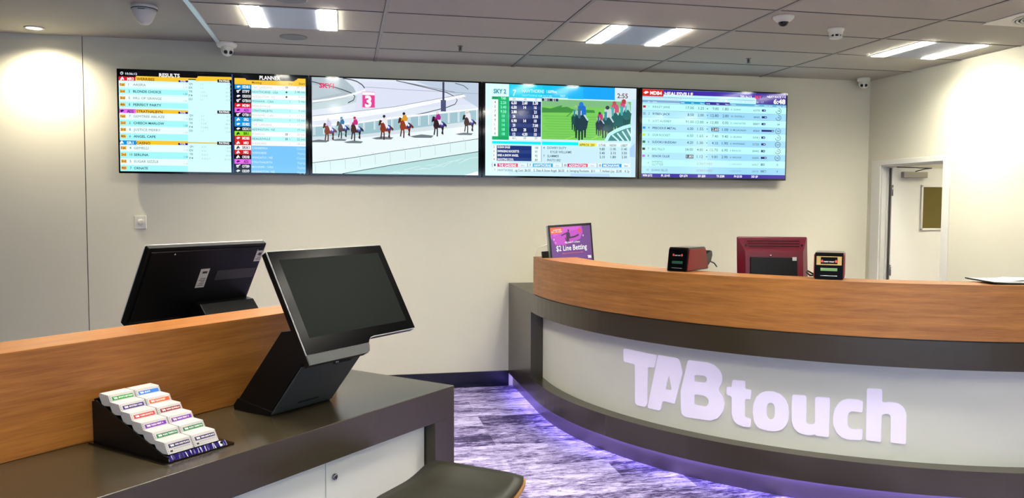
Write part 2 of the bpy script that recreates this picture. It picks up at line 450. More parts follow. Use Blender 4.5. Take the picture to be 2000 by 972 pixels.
box_obj('door_gap', M['gap'], -.008, -.003, -.03, -.005, .01, 1.995, door)

# ================================================================== CEILING LIGHTS AND FITTINGS
def troffer(cx, cy, label, src=None):
    if src is not None:
        o = copy_tree(src); o.location = (cx, cy, ZC); o['label'] = label; return o
    t = thing('ceiling_light', label, 'ceiling light', (cx, cy, ZC), 0, 'recessed twin strip ceiling lights')
    MB().box(-.296, .296, -.294, .294, -.006, -.0005, .001).done('reflector_plate', M['trofplate'], t)
    for s_ in (-1, 1):
        c = s_ * .2335
        MB().box(c - .0575, c + .0575, -.288, .288, -.010, -.0055).done('diffuser', M['diffuser'], t)
    return t
T0 = troffer(-.328, -1.465, 'square recessed ceiling light with two glowing strips, nearest the ceiling step on the left')
troffer(2.078, -1.465, 'square recessed ceiling light with two glowing strips, above the two right-hand wall screens', T0)
troffer(4.488, -1.465, 'square recessed ceiling light with two long glowing strips beside the right wall', T0)
for y in (-3.865, -6.265):  # unseen rows, added as fill for the surfaces facing the camera
    for x, nm in ((-.328, 'left'), (2.078, 'middle'), (4.488, 'right')):
        o = troffer(x, y, 'square ceiling light added as fill behind the viewer, over the public floor', T0)
        o['group'] = 'fill ceiling lights added behind the viewer'
o = troffer(6.3, -1.2, 'unseen ceiling light added to light the room behind the side door', T0); o.location = (6.3, -1.2, 2.6)  # out-of-view lamp added to brighten the side room
del o['group']

# wall-washing downlight
t = thing('downlight', 'round recessed downlight glowing in the plaster ceiling, far left', 'downlight', (-2.28, -.257, ZL))
MB().lathe([(.070, -.001), (.070, -.006), (.058, -.008), (.054, -.003)], 40).done('trim_ring', M['white'], t)
MB().lathe([(.053, -.0025), (.053, -.0045), (.001, -.0055)], 32).done('lamp', M['downglow'], t)
def spot(x, y, z, e, ang, blend, parent):
    l = bpy.data.lights.new('downlight_beam', 'SPOT'); l.energy = e; l.color = (1, .90, .70); l.spot_size = math.radians(ang); l.spot_blend = blend; l.shadow_soft_size = .04
    o = bpy.data.objects.new('downlight_beam', l); link(o, parent, (x, y, z)); return o
spot(0, 0, -.03, 85, 150, 1.0, t)

def speaker(x, y, label):
    t = thing('ceiling_speaker', label, 'speaker', (x, y, ZC), 0, 'round ceiling speakers')
    MB().lathe([(.098, -.0005), (.098, -.004), (.090, -.007), (.001, -.008)], 40).done('grille', M['grill'], t)
speaker(-.35, -.86, 'round grey ceiling speaker grille just behind the left strip light')
speaker(-.30, -1.98, 'round grey ceiling speaker grille cut off by the top of the picture, left of centre')

def turret_cam(x, y, z, label, face, sc_=1.0, drop=0.0):
    """small white turret camera; face = heading its lenses look along (radians, 0 = -Y)"""
    t = thing('security_camera', label, 'security camera', (x, y, z), face)
    MB().lathe([(.060 * sc_, -.0005), (.060 * sc_, -.018), (.052 * sc_, -.034), (.03, -.036)], 36).done('base', M['white_plastic'], t)
    prof = [(.001, .046)] + [(.046 * math.sin(a), .046 * math.cos(a)) for a in [i * math.pi / 14 for i in range(1, 14)]] + [(.001, -.046)]
    e = MB(); e.T = Matrix.Translation((0, -.008, -.058)); e.lathe(prof, 28)
    h = e.done('eyeball', M['white_plastic'], t)
    for s_, r_ in ((-1, .0125), (1, .0125)):
        e = MB(); e.T = Matrix.Translation((0, -.008, -.058)) @ Matrix.Rotation(math.radians(28), 4, 'X') @ Matrix.Translation((s_ * .0175, -.039, 0)) @ Matrix.Rotation(math.radians(90), 4, 'X')
        e.lathe([(r_ + .002, -.006), (r_ + .002, .004), (r_, .006), (.001, .0065)], 20)
        e.done('lens', M['lens'], h)
    e = MB(); pts = [(.047 * math.sin(a), -.008 - .047 * math.cos(a) * .9, -.058 + .030) for a in [(-1.1 + 2.2 * i / 10) for i in range(11)]]
    pts = [(p[0] * .82, -.008 + (p[1] + .008) * .82, p[2]) for p in pts]
    e.tube(pts, .003, 6); e.done('gap_line', M['black_plastic'], h)
    return t
turret_cam(-.862, -.52, ZC, 'white twin-lens turret camera on the ceiling step at the left end of the screens', math.radians(20), 1.25)
turret_cam(4.86, -.16, ZC, 'white twin-lens turret camera in the ceiling corner above the side wall', math.radians(-32), 1.0)
# black-domed camera
t = thing('dome_camera', 'white ceiling dome camera with a black bubble, above the right-hand screen', 'security camera', (2.79, -2.23, ZC))
MB().lathe([(.068, -.0005), (.066, -.012), (.050, -.030), (.034, -.038)], 36).done('housing', M['white_plastic'], t)
MB().lathe([(.033, -.036)] + [(.033 * math.cos(a), -.036 - .030 * math.sin(a)) for a in [i * math.pi / 16 for i in range(1, 8)]] + [(.001, -.066)], 28).done('dome', M['lens'], t)
# smoke detectors
def smoke(x, y, z, label, r=.05, h=.055):
    t = thing('smoke_detector', label, 'smoke detector', (x, y, z))
    MB().lathe([(r * 1.05, -.0005), (r * 1.05, -.012), (r * .92, -.020), (r * .85, -h * .62)], 32).done('base', M['white_plastic'], t)
    MB().lathe([(r * .66, -h * .60), (r * .66, -h * .84)], 24).done('chamber', M['black_plastic'], t)
    b = MB()
    for k in range(8):
        a = 2 * math.pi * k / 8; b.T = Matrix.Rotation(a, 4, 'Z'); b.box(r * .66, r * .84, -.004, .004, -h * .86, -h * .60)
    b.T = Matrix.Identity(4); b.lathe([(r * .84, -h * .82), (r * .80, -h * .93), (r * .5, -h), (.001, -h)], 32)
    b.done('cage', M['white_plastic'], t)
smoke(3.33, -1.99, ZC, 'white ceiling smoke detector beside the dome camera', .052, .072)
t = thing('motion_sensor', 'white bulbous ceiling sensor on the plaster ceiling near the step', 'motion sensor', (-1.30, -1.16, ZL))
MB().lathe([(.082, -.0005), (.082, -.022)], 40).done('base', M['white_plastic'], t)
MB().lathe([(.083, -.022), (.083, -.026)], 40).done('seam', M['gap'], t)
MB().lathe([(.080, -.026), (.074, -.045), (.062, -.075), (.046, -.105), (.028, -.122), (.001, -.128)], 40).done('dome', M['white_plastic'], t)
MB().box(-.022, .022, -.081, -.078, -.038, -.034).done('slot', M['gap'], t)
def sprinkler(x, y, label):
    t = thing('sprinkler_head', label, 'sprinkler', (x, y, ZC), 0, 'ceiling sprinkler heads')
    MB().lathe([(.022, -.0005), (.020, -.004), (.007, -.006), (.007, -.030)], 20).done('body', M['steel'], t)
    b = MB(); b.tube([(-.007, 0, -.006), (-.013, 0, -.02), (-.004, 0, -.036)], .0025, 6); b.tube([(.007, 0, -.006), (.013, 0, -.02), (.004, 0, -.036)], .0025, 6)
    b.lathe([(.016, -.036), (.016, -.038)], 16); b.done('deflector', M['darksteel'], t)
sprinkler(.89, -.80, 'small steel sprinkler head above the racing picture screen')
sprinkler(3.30, -.83, 'small steel sprinkler head above the right-hand screen')
t = thing('air_vent', 'white square ceiling air vent with a round swirl grille, upper right corner', 'air vent', (4.475, -2.63, ZC))
MB().box(-.29, .29, -.29, .29, -.008, -.0005, .002).done('plate', M['white_plastic'], t)
b = MB(); b.lathe([(.23, -.0082), (.23, -.0095), (.001, -.0095)], 40); b.done('recess', M['gap'], t)
b = MB(); b.lathe([(.240, -.008), (.240, -.014), (.226, -.014), (.226, -.008)], 40)
for r_ in (.03, .06, .09, .12, .15, .18, .205): b.lathe([(r_, -.0095), (r_ + .006, -.016), (r_ + .014, -.014), (r_ + .010, -.0095)], 36)
b.done('louvres', M['white_plastic'], t)

# thermostat / dial on wall
t = thing('wall_dial', 'small cream square wall plate with a round knob under the left screen', 'wall switch', (-1.6185, 0, 1.474))
MB().box(-.045, .045, -.014, 0, -.054, .054, .004).done('plate', M['white_plastic'], t)
MB().lathe([(.023, -.013), (.023, -.030), (.019, -.034), (.001, -.034)], 28, c=(.004, 0, .004), axis='y').done('knob', M['white_plastic'], t)

# ================================================================== WALL SCREENS
TVW, TVH, TVZ, TVY = 1.458, .823, 1.868, -.10
TVX = [(-1.748, -.280, -1.737, -.301), (-.272, 1.176, -.252, 1.149), (1.184, 2.616, 1.210, 2.592), (2.624, 4.097, 2.651, 4.087)]
def tv(i, label, corners, name='wall_screen'):
    x0, x1, cx0, cx1 = TVX[i]; w = x1 - x0; bl, br = cx0 - x0, x1 - cx1
    t = thing(name, label, 'screen', (x0 + w / 2, TVY, TVZ), 0, 'wall-mounted screens in a row')
    MB().box(-w / 2, w / 2, 0.0, .055, 0, TVH, .004).done('housing', M['dark_bezel'], t)
    bz = .0115; b = MB()
    b.box(-w / 2, w / 2, -.006, .001, 0, bz + .004, .0015); b.box(-w / 2, w / 2, -.006, .001, TVH - bz, TVH, .0015)
    b.box(-w / 2, -w / 2 + bl, -.0058, .001, bz, TVH - bz); b.box(w / 2 - br, w / 2, -.0058, .001, bz, TVH - bz)
    b.done('bezel', M['black_gloss'], t)
    MB().box(-.35, .35, .055, .099, .2, .62).done('wall_bracket', M['black_satin'], t)
    c = Canvas(corners, cx1 - cx0, TVH - 2 * bz - .004)
    M4 = Matrix.Translation((-w / 2 + bl, -.0012, bz + .004)) @ Matrix.Rotation(math.radians(90), 4, 'X')
    return t, c, M4

WHT = (255, 255, 255); CY1 = (236, 255, 255); CY2 = (168, 250, 252); CY3 = (214, 255, 255); INK = (40, 72, 82); FAINT = (158, 190, 192)
YEL = (250, 200, 52); BLK = (0, 0, 0); NAVY = (8, 8, 34); RED = (218, 28, 30); BLUE = (12, 150, 232); PINK = (236, 108, 240); LIME = (150, 232, 30)

def dog(c, x, y, s, col):      # greyhound head
    c.poly([(x - s, y + .1 * s), (x - .2 * s, y - .55 * s), (x + .5 * s, y - .5 * s), (x + 1.1 * s, y - .1 * s), (x + .7 * s, y + .1 * s), (x + .2 * s, y + .35 * s), (x - .3 * s, y + .6 * s), (x - .6 * s, y + .2 * s)], col)
def nag(c, x, y, s, col):      # horse head
    c.poly([(x - .9 * s, y + .7 * s), (x - .7 * s, y - .1 * s), (x + .1 * s, y - .9 * s), (x + .35 * s, y - .5 * s), (x + .95 * s, y + .35 * s), (x + .6 * s, y + .6 * s), (x + .1 * s, y + .15 * s), (x - .1 * s, y + .7 * s)], col)
def trot(c, x, y, s, col):     # harness horse
    c.poly([(x - .9 * s, y - .6 * s), (x - .2 * s, y - .6 * s), (x + 1.1 * s, y - .9 * s), (x + 1.1 * s, y - .5 * s), (x + .4 * s, y - .3 * s), (x + .2 * s, y + .6 * s), (x - .5 * s, y + .7 * s), (x - .8 * s, y + .1 * s)], col)
    c.ell(x - .2 * s, y + .1 * s, .25 * s, .25 * s, (60, 80, 110), 8)

# ---- screen 1: results and planner
t, c, m4 = tv(0, 'wall screen furthest left showing the race results and planner tables',
              [(230.6, 134.7), (596.7, 150.3), (598.6, 337.2), (236.5, 334.8)])
c.zoom(220, 120, 4.226)
c.rect(40, 55, 1610, 930, BLK)
c.rect(48, 124, 990, 915, CY3)
for hy, (code, name, ccol, ic, nx1) in zip((115, 386, 650), (('MR2', 'WERRIBEE', RED, nag, 352), ('AD2', 'STRATHALBYN', PINK, dog, 420), ('SR1', 'CASINO', BLUE, nag, 320))):
    c.rect(196, hy + 7, 990, hy + 30, (226, 190, 96) if hy > 200 else YEL)
    c.rect(190, hy + (3 if hy < 500 else 0), 632, hy + {115: 53, 386: 46, 650: 41}[hy], YEL)
    if hy < 200: c.poly([(690, 152), (712, 118), (990, 127), (990, 162), (690, 158)], YEL)
    c.rect(48 + (hy - 115) * .03, hy, 190 + (hy - 115) * .02, hy + 39, ccol)
    tc_ = WHT if hy != 386 else (40, 10, 90)
    ic(c, 78, hy + 19, 19, tc_); c.text(code, 122, hy + 22, 178, 22, tc_, .03)
    c.text(name, 202, hy + 24, nx1, 22, (120, 60, 20), .02)
    po = {115: 31, 386: 17, 650: 10}[hy]; c.rect(873, hy + po, 992, hy + po + 29, BLK); c.text('PAYING', 888, hy + po + 13, 972, 17, WHT, .03)
    to = {115: 36, 386: 27, 650: 22}[hy]; c.rect(550, hy + to, 630, hy + to + 18, (44, 34, 130)); c.text('TOTE', 566, hy + to + 9, 610, 13, WHT, .03)
rows = [('1st', '1', 'AASIRA', 278), ('2nd', '2', 'BLONDE CHOICE', 407), ('3rd', '5', 'HILL OF GRANGE', 411), ('4th', '8', 'PERFECT PARTY', 410),
        ('1st', '7', 'GEMTREE ABLAZE', 437), ('2nd', '2', 'CHEECH MARLOW', 434), ('3rd', '8', 'JUSTICE MERRY', 404), ('4th', '6', 'ANGEL CAPE', 364),
        ('1st', '4', 'GEMELLI', 305), ('2nd', '10', 'SERLINA', 305), ('3rd', '5', 'SUGAR SIZZLE', 387), ('4th', '7', 'ORNATE', 301)]
for i, (pl, no, nm, x1) in enumerate(rows):
    yc = 185 + 264.5 * (i // 4) + 55.8 * (i % 4); dx = (yc - 150) * .027
    c.rect(48 + dx, yc - 27, 632, yc + 31 + 6, CY1 if i % 2 == 0 else CY2) if i % 4 == 0 else c.rect(48 + dx, yc - 25, 632, yc + 31 + 6, CY1 if i % 2 == 0 else CY2)
    c.rect(56 + dx, yc - 15, 103 + dx, yc + 13, (250, 192, 84)); c.text(pl, 61 + dx, yc - 1, 98 + dx, 19, (130, 70, 20), .02)
    big = i % 2 == 1
    c.text(no, 131 + dx, yc, None, 19, INK if big else (90, 120, 126), .01); c.text(nm, 172 + (yc - 185) * .018, yc + 1, x1, 19, INK if big else (90, 118, 122), .02 if big else .0)
for hy in (0, 262, 520):
    for k, (a, bb, v) in enumerate((('QN', ('1-2', '2-7', '4-10'), ('5.90', '8.10', '6.20')), ('EX', ('1-2', '7-2', '4-10'), ('11.70', '8.60', '7.70')), ('TR', ('1-2-5', '7-2-8', '4-10-5'), ('30.10', '88.30', '34.30')),
                                   ('F4', ('1-2-5-8', '7-2-8-6', '4-10-5-7'), ('67.10', '230.10', '361.30')), ('DD', ('3-1', '1-7', ''), ('15.90', '12.90', '')))):
        if hy == 520 and k == 4: continue
        j = hy // 260; y = 181 + hy + 32 * k
        c.text(a, 638 + j * 4, y, 668 + j * 4, 16, (84, 122, 126), .01); c.text(bb[j], 735 + j * 5, y + 4, None, 14, FAINT)
        c.text(v[j], 986, y + 11, None, 14, FAINT, 0, True)
    for k, (v, cc) in enumerate((('7.30', (190, 220, 222)), ('1.10', FAINT), ('1.50', (60, 100, 108)), ('1.90', (175, 205, 208)))):
        c.text(v, 626 + j * 4, 185 + hy + (0, 27, 83, 140)[k], None, 15, cc, 0, True)
c.ell(75, 89, 13, 13, WHT); c.ell(75, 89, 9.5, 9.5, BLK); c.line([(75, 81), (75, 90), (81, 92)], 3, WHT)
c.text('10:36:12', 106, 93, 205, 17, (226, 240, 255), .02); c.text('RESULTS', 389, 107, 561, 28, WHT, .03)
c.rect(989, 102, 1012, 917, (44, 84, 156))
c.rect(1013, 134, 1594, 208, YEL); c.poly([(1090, 120), (1112, 152), (1500, 165), (1528, 140), (1596, 110), (1560, 60), (1013, 60)], BLK); c.rect(1560, 60, 1600, 142, BLK); c.poly([(1512, 165), (1528, 142), (1594, 145), (1594, 170)], YEL)
c.text('PLANNER', 1218, 134, 1388, 30, WHT, .03); c.text('Meeting', 1156, 173, 1235, 17, (110, 66, 20), .01); c.text('Sky', 1452, 183, 1487, 15, (140, 100, 30)); c.text('Start', 1538, 185, 1588, 17, (110, 66, 20), .01)
pl = [('SDB1', BLUE, dog, 'THE GARDENS', '1', '81 min'), ('STP7', NAVY, trot, 'HAWTHORNE - USA', '', '2 48 min'), ('ODX10', NAVY, dog, 'ADDINGTON - NZ', '', '3 min'), ('OTB10', NAVY, trot, 'MOHAWK - CAN', '1', '5 min'),
      ('MDB4', RED, dog, 'HEALESVILLE', '1', '6 min'), ('AD3', PINK, dog, 'STRATHALBYN', '1', '9 min'), ('OTB11', NAVY, trot, 'MOHAWK - CAN', '1', '11 min'), ('SR2', BLUE, nag, 'CASINO', '1', '13 min'),
      ('SDB2', BLUE, dog, 'THE GARDENS', '1', '17 min'), ('ODX11', NAVY, dog, 'ADDINGTON - NZ', '', '19 min'), ('BR1', LIME, nag, 'IPSWICH', '1', '20 min'), ('MDB5', RED, dog, 'HEALESVILLE', '1', '22 min'),
      ('MR3', RED, nag, 'WERRIBEE', '1', '28 min'), ('SRX1', WHT, nag, 'CANBERRA', '', 'Closed'), ('MR2', RED, nag, 'WERRIBEE', '', 'Paying'), ('ORX8', BLK, nag, 'WINGATUI - NZ', '', 'Closed'),
      ('AD2', PINK, dog, 'STRATHALBYN', '', 'Paying'), ('OTB9', NAVY, trot, 'MOHAWK - CAN', '', 'Paying'), ('ODX9', NAVY, dog, 'ADDINGTON - NZ', '', 'Paying')]
nw = {'THE GARDENS': 1320, 'HAWTHORNE - USA': 1370, 'ADDINGTON - NZ': 1345, 'MOHAWK - CAN': 1330, 'HEALESVILLE': 1307, 'STRATHALBYN': 1322, 'CASINO': 1247, 'IPSWICH': 1255, 'WERRIBEE': 1278, 'CANBERRA': 1287, 'WINGATUI - NZ': 1328}
for i, (code, cc, ic, nm, sk, st) in enumerate(pl):
    y0 = 187 + 38.55 * i; sl = .043 - .0433 * (y0 - 60) / 1000; yc = y0 + 20; dk = cc in (PINK, LIME, WHT); tcol = {PINK: (60, 10, 90), LIME: (20, 40, 20), WHT: (60, 60, 80)}.get(cc, WHT)
    c.rect(1015, y0, 1151, y0 + 45, cc); ic(c, 1045, yc, 17, tcol); c.text(code, 1078 if len(code) > 3 else 1090, yc + 1, 1146 if len(code) > 4 else (1138 if len(code) == 4 else 1130), 21, tcol, .03)
    rc = (124, 200, 252) if i > 12 else (WHT if i % 2 == 0 else (190, 252, 252))
    c.rect(1152, y0 + 4, 1594, y0 + 43.5 + sl * 442, rc)
    tcol = (205, 236, 255) if i > 12 else ((186, 200, 204) if i % 2 == 0 and i != 7 else (70, 110, 120))
    if i == 7: tcol = (70, 110, 120)
    c.text(nm, 1158, yc + 5, nw[nm], 17, tcol, .015 if i > 12 else 0)
    if sk: c.text(sk, 1464, yc + 9, None, 16, tcol)
    if i in (0, 10, 11): c.rect(1430, yc, 1448, yc + 16, (80, 100, 110)); c.rect(1434, yc + 4, 1444, yc + 12, rc)
    if i in (1, 2): c.ell(1438, yc + 10, 8, 8, (60, 80, 90), 10)
    c.text(st, 1588, yc + 11, None, 17, tcol, 0, True)
c.done('display', t, m4)

# ---- race pictures
def racer(c, x, y, s, coat, silk, cap, cloth, nose=-1, white=False):
    """running horse with a jockey seen from the front quarter, chest at (x,y), size s"""
    n = nose; dk = tuple(int(v * .55) for v in coat)
    for dx, fx, l in ((-.30, -.42, 1.5), (-.02, .02, 1.7), (.62, .80, 1.45), (.86, .66, 1.35)):
        c.line([(x - n * 0 + dx * s, y + .35 * s), (x + (dx + fx) / 2 * s + .04 * s, y + l * .55 * s), (x + fx * s, y + l * s)], .17 * s, dk)
    c.ell(x + .38 * s, y + .05 * s, .78 * s, .48 * s, coat, 16, .08); c.ell(x - .12 * s, y + .12 * s, .40 * s, .55 * s, coat)
    c.poly([(x + .95 * s, y - .25 * s), (x + 1.35 * s, y + .15 * s), (x + 1.25 * s, y + .5 * s), (x + 1.05 * s, y + .1 * s)], dk)
    c.poly([(x - .38 * s, y + .05 * s), (x - .55 * s, y - .75 * s), (x - .30 * s, y - 1.0 * s), (x + .15 * s, y - .45 * s), (x + .25 * s, y - .05 * s)], coat)
    c.poly([(x - .58 * s, y - 1.12 * s), (x - .34 * s, y - 1.05 * s), (x - .30 * s, y - .75 * s), (x - .62 * s, y - .28 * s), (x - .76 * s, y - .36 * s), (x - .68 * s, y - .85 * s)], dk if not white else (235, 225, 235))
    c.poly([(x + .25 * s, y - .42 * s), (x + .85 * s, y - .35 * s), (x + 1.0 * s, y + .25 * s), (x + .55 * s, y + .40 * s), (x + .30 * s, y + .0 * s)], cloth)
    c.poly([(x + .50 * s, y - .25 * s), (x + .75 * s, y - .2 * s), (x + .80 * s, y + .1 * s), (x + .58 * s, y + .12 * s)], (225, 232, 250))
    c.poly([(x + .05 * s, y - .75 * s), (x + .50 * s, y - .80 * s), (x + .60 * s, y - .2 * s), (x + .35 * s, y + .15 * s), (x + .22 * s, y - .2 * s)], (235, 238, 245))
    c.poly([(x - .22 * s, y - .85 * s), (x - .08 * s, y - 1.40 * s), (x + .30 * s, y - 1.45 * s), (x + .52 * s, y - 1.0 * s), (x + .45 * s, y - .6 * s), (x + .02 * s, y - .62 * s)], silk)
    c.poly([(x - .05 * s, y - 1.15 * s), (x + .08 * s, y - 1.0 * s), (x - .28 * s, y - .62 * s), (x - .40 * s, y - .75 * s)], silk)
    c.ell(x + .02 * s, y - 1.52 * s, .17 * s, .20 * s, (210, 170, 150), 10); c.ell(x + .03 * s, y - 1.62 * s, .20 * s, .19 * s, cap, 12)

t, c, m4 = tv(1, 'wall screen second from left showing racehorses on a track and a pink number three',
              [(608.9, 148.9), (933.0, 163.3), (933.0, 343.0), (611.2, 338.4)])
c.zoom(600, 140, 4.742)
XO = 806.0     # second crop lies 170 px to the right
D = lambda x, y: (x + XO, y)
c.rect(35, 30, 1600, 1000, (226, 234, 246))
c.poly([(40, 30), (340, 60), (430, 140), (460, 200), (300, 260), (50, 330)], (176, 192, 200))
c.poly([(50, 110), (200, 140), (330, 190), (50, 245)], (188, 204, 212))
c.poly([(40, 290), (300, 250), (500, 210), (500, 270), (300, 320), (50, 350)], (200, 218, 222))
c.poly([(480, 90), D(772, 110), D(772, 300), D(300, 330), (430, 400), (460, 260)], (222, 228, 246))
c.poly([D(200, 90), D(772, 105), D(772, 340), D(600, 230), D(420, 170)], (192, 208, 226))
c.line([(44, 84), (150, 112), (260, 140), (350, 170), (410, 194), (445, 225), (430, 262), (380, 285)], 9, (70, 76, 84))
c.line([(330, 56), (400, 68), (460, 86), (510, 118), (535, 150)], 10, (74, 80, 88))
c.line([(50, 270), (200, 252), (350, 225), (440, 200), (540, 170)], 18, (252, 255, 255))
c.line([(540, 140), (700, 150), D(60, 165), D(400, 185), D(772, 210)], 4, (150, 160, 170))
c.line([D(20, 82), D(300, 150), D(480, 195), D(560, 235), D(580, 270), D(560, 305), D(480, 335), D(300, 380), D(130, 415)], 8, (84, 90, 98))
c.line([D(560, 110), D(640, 135), D(680, 168)], 8, (110, 116, 126)); c.line([D(60, 90), D(250, 130), D(560, 195)], 5, (120, 130, 140))
c.poly([(50, 410), (300, 385), (600, 350), D(0, 330), D(640, 215), D(660, 235), D(0, 372), (500, 420), (50, 455)], (250, 253, 255))
c.line([(50, 406), (400, 372), D(0, 325), D(640, 212)], 4, (120, 130, 140))
c.poly([(50, 500), (500, 470), D(0, 440), D(772, 355), D(772, 480), D(300, 520), (500, 580), (50, 640)], (160, 196, 206))
c.line([(50, 500), (400, 480), D(0, 425), D(772, 350)], 16, (252, 255, 255))
for x in (60, 150, 240, 330, 420, 520, 620, 700, 780, 860, 940, 1030, 1120, 1200, 1300, 1390, 1460, 1560):
    y = 480 - (x - 50) * .085
    c.line([(x, y), (x, y + 110)], 0, WHT) if False else c.rect(x, y, x + 8, y + 105, (236, 244, 250)); c.rect(x + 14, y, x + 19, y + 105, (226, 236, 244))
c.poly([(45, 640), (500, 590), D(0, 560), D(772, 470), D(772, 625), D(0, 735), (45, 842)], (238, 250, 255))
c.poly([(45, 600), (540, 580), D(0, 545), D(772, 455), D(772, 500), D(0, 580), (45, 655)], (214, 226, 232))
c.poly([(45, 842), D(0, 735), D(772, 625), D(772, 745), D(0, 862), (330, 945), (45, 945)], (226, 248, 248))
c.poly([(330, 945), D(0, 866), D(772, 746), D(772, 990), (330, 990)], (184, 224, 222))
for k in range(16): c.line([D(-60 + 50 * k, 960 - 9 * k + random.randint(-30, 20)), D(40 + 50 * k, 940 - 9 * k + random.randint(-30, 20))], 6, (212, 240, 238))
c.line([(45, 843), (400, 800), D(0, 736), D(772, 626)], 5, (60, 70, 76)); c.line([(330, 944), D(0, 862), D(772, 744)], 6, (50, 60, 66))
for k in range(12):
    x = 80 + 138 * k; y = 838 - .152 * (x - 50); c.line([(x - 20, y), (x, y + 30), (x + 2, y + 108 - k * 0)], 4, (190, 208, 210))
c.poly([D(770, 925), D(560, 985), D(772, 985)], (250, 255, 255))
c.line([D(452, 90), D(452, 262)], 0, WHT) if False else c.rect(XO + 443, 98, XO + 462, 268, (64, 66, 92)); c.rect(XO + 429, 265, XO + 476, 372, (78, 84, 122))
c.rect(508, 182, 632, 336, (240, 160, 210)); c.rect(512, 188, 628, 216, WHT); c.rect(516, 216, 626, 330, (232, 62, 148)); c.text('3', 536, 274, 598, 98, WHT, .04)
c.text('SKY1', 112, 122, 250, 42, (232, 30, 100), .04)
for (x, y, s) in ((110, 640, 90), (300, 630, 70), (430, 650, 90), (700, 615, 100), (1060, 600, 110), (1450, 580, 80)):
    c.poly([(x - s, y), (x, y - .16 * s), (x + s, y - .05 * s), (x + .8 * s, y + .14 * s), (x - .6 * s, y + .12 * s)], (110, 122, 128))
racer(c, 195, 540, 62, (132, 58, 34), (206, 200, 236), (225, 225, 240), (40, 60, 170))
racer(c, 318, 520, 58, (58, 38, 44), (30, 110, 160), (60, 150, 200), (50, 80, 190))
racer(c, 440, 530, 64, (74, 36, 34), (206, 40, 130), (190, 40, 80), (60, 110, 200), white=True)
racer(c, 712, 520, 66, (140, 52, 26), (238, 238, 240), (30, 34, 60), (40, 60, 150))
racer(c, XO + 88, 500, 68, (150, 60, 24), (226, 160, 30), (40, 30, 30), (40, 40, 110))
racer(c, XO + 395, 490, 66, (52, 26, 34), (170, 30, 140), (230, 220, 230), (50, 60, 160))
racer(c, XO + 672, 470, 60, (70, 44, 40), (236, 236, 240), (240, 230, 200), (60, 70, 170))
c.done('display', t, m4)

# ---- screen 3: race broadcast with odds
t, c, m4 = tv(2, 'wall screen third from left showing odds tables around a green race picture',
              [(948.5, 164.1), (1242.2, 174.1), (1239.7, 347.4), (948.5, 345.0)])
c.zoom(940, 150, 8.8375)
c.rect(60, 100, 2700, 1760, (206, 240, 252)); c.rect(75, 125, 480, 1740, (222, 252, 252))
c.rect(483, 135, 1060, 385, (20, 212, 244)); c.rect(1060, 150, 1700, 385, (10, 196, 246)); c.rect(1700, 150, 2305, 412, (10, 168, 250)); c.rect(1500, 150, 1760, 400, (10, 184, 250))
c.text('SKY 2', 214, 262, 432, 70, (20, 150, 170), .04); c.text('7', 545, 290, 605, 105, (200, 250, 255), .02)
c.text('HAWTHORNE', 708, 255, 1085, 56, (200, 250, 255), .02); c.text('1609m', 1128, 268, 1300, 52, (210, 250, 255), .02)
c.text('HAWTHORNE F&M PACE MS', 708, 335, 1222, 38, (150, 240, 255), .01); c.text('FAST', 1362, 345, 1450, 38, (190, 245, 255), .02)
c.rect(190, 352, 482, 408, (12, 156, 96)); c.rect(296, 352, 482, 1100, (12, 186, 110)); c.rect(296, 352, 482, 360, (12, 110, 90)); c.text('TAB', 342, 385, 425, 40, (200, 255, 240), .02)
c.rect(192, 1042, 482, 1106, (12, 170, 100)); c.rect(190, 412, 293, 1040, (248, 255, 255))
c.rect(486, 370, 1030, 428, (246, 253, 255)); c.rect(486, 428, 1032, 1040, (20, 40, 100)); c.rect(486, 1046, 1030, 1120, (248, 255, 255))
for k in range(4): c.rect(486, 510 + 155 * k, 1032, 586 + 155 * k, (42, 64, 126))
for i, tx in enumerate(('OH', 'OH', 'OT')): c.text(tx, 545 + 192 * i, 395 + 5 * i, 592 + 188 * i, 34, (90, 100, 110), .01)
rw = [('4', '2.20', '6.50', '2.60', '5.30'), ('2', '3.40', '6.50', '14', '16'), ('7', '9.50', '2.80', '', '21'), ('8', '10', '26', '', '5.30'), ('9', '10', '6.90', '14', '10'), ('1', '14', '20', '', '7.00'), ('5', '18', '6.50', '28', '21'), ('6', '18', '12', '4.50', '10')]
for i, r_ in enumerate(rw):
    y = 455 + 77.5 * i
    c.text(r_[0], 228, y - 4, None, 40, (70, 100, 100), .01)
    for k, (xc, w, cc) in enumerate(((384, 96, (170, 255, 235)), (567, 92, WHT), (752, 92, WHT), (934, 92, WHT))):
        s_ = r_[k + 1]
        if not s_: continue
        ww = w if len(s_) > 2 else 46
        c.text(s_, xc - ww / 2, y + 6 + 3 * k, xc + ww / 2, 48, cc, .035 if k else .01)
for i, s_ in enumerate(('61', '33', '25')): c.text(s_, 540 + 190 * i, 1074, 584 + 190 * i, 36, (90, 110, 110), .01)
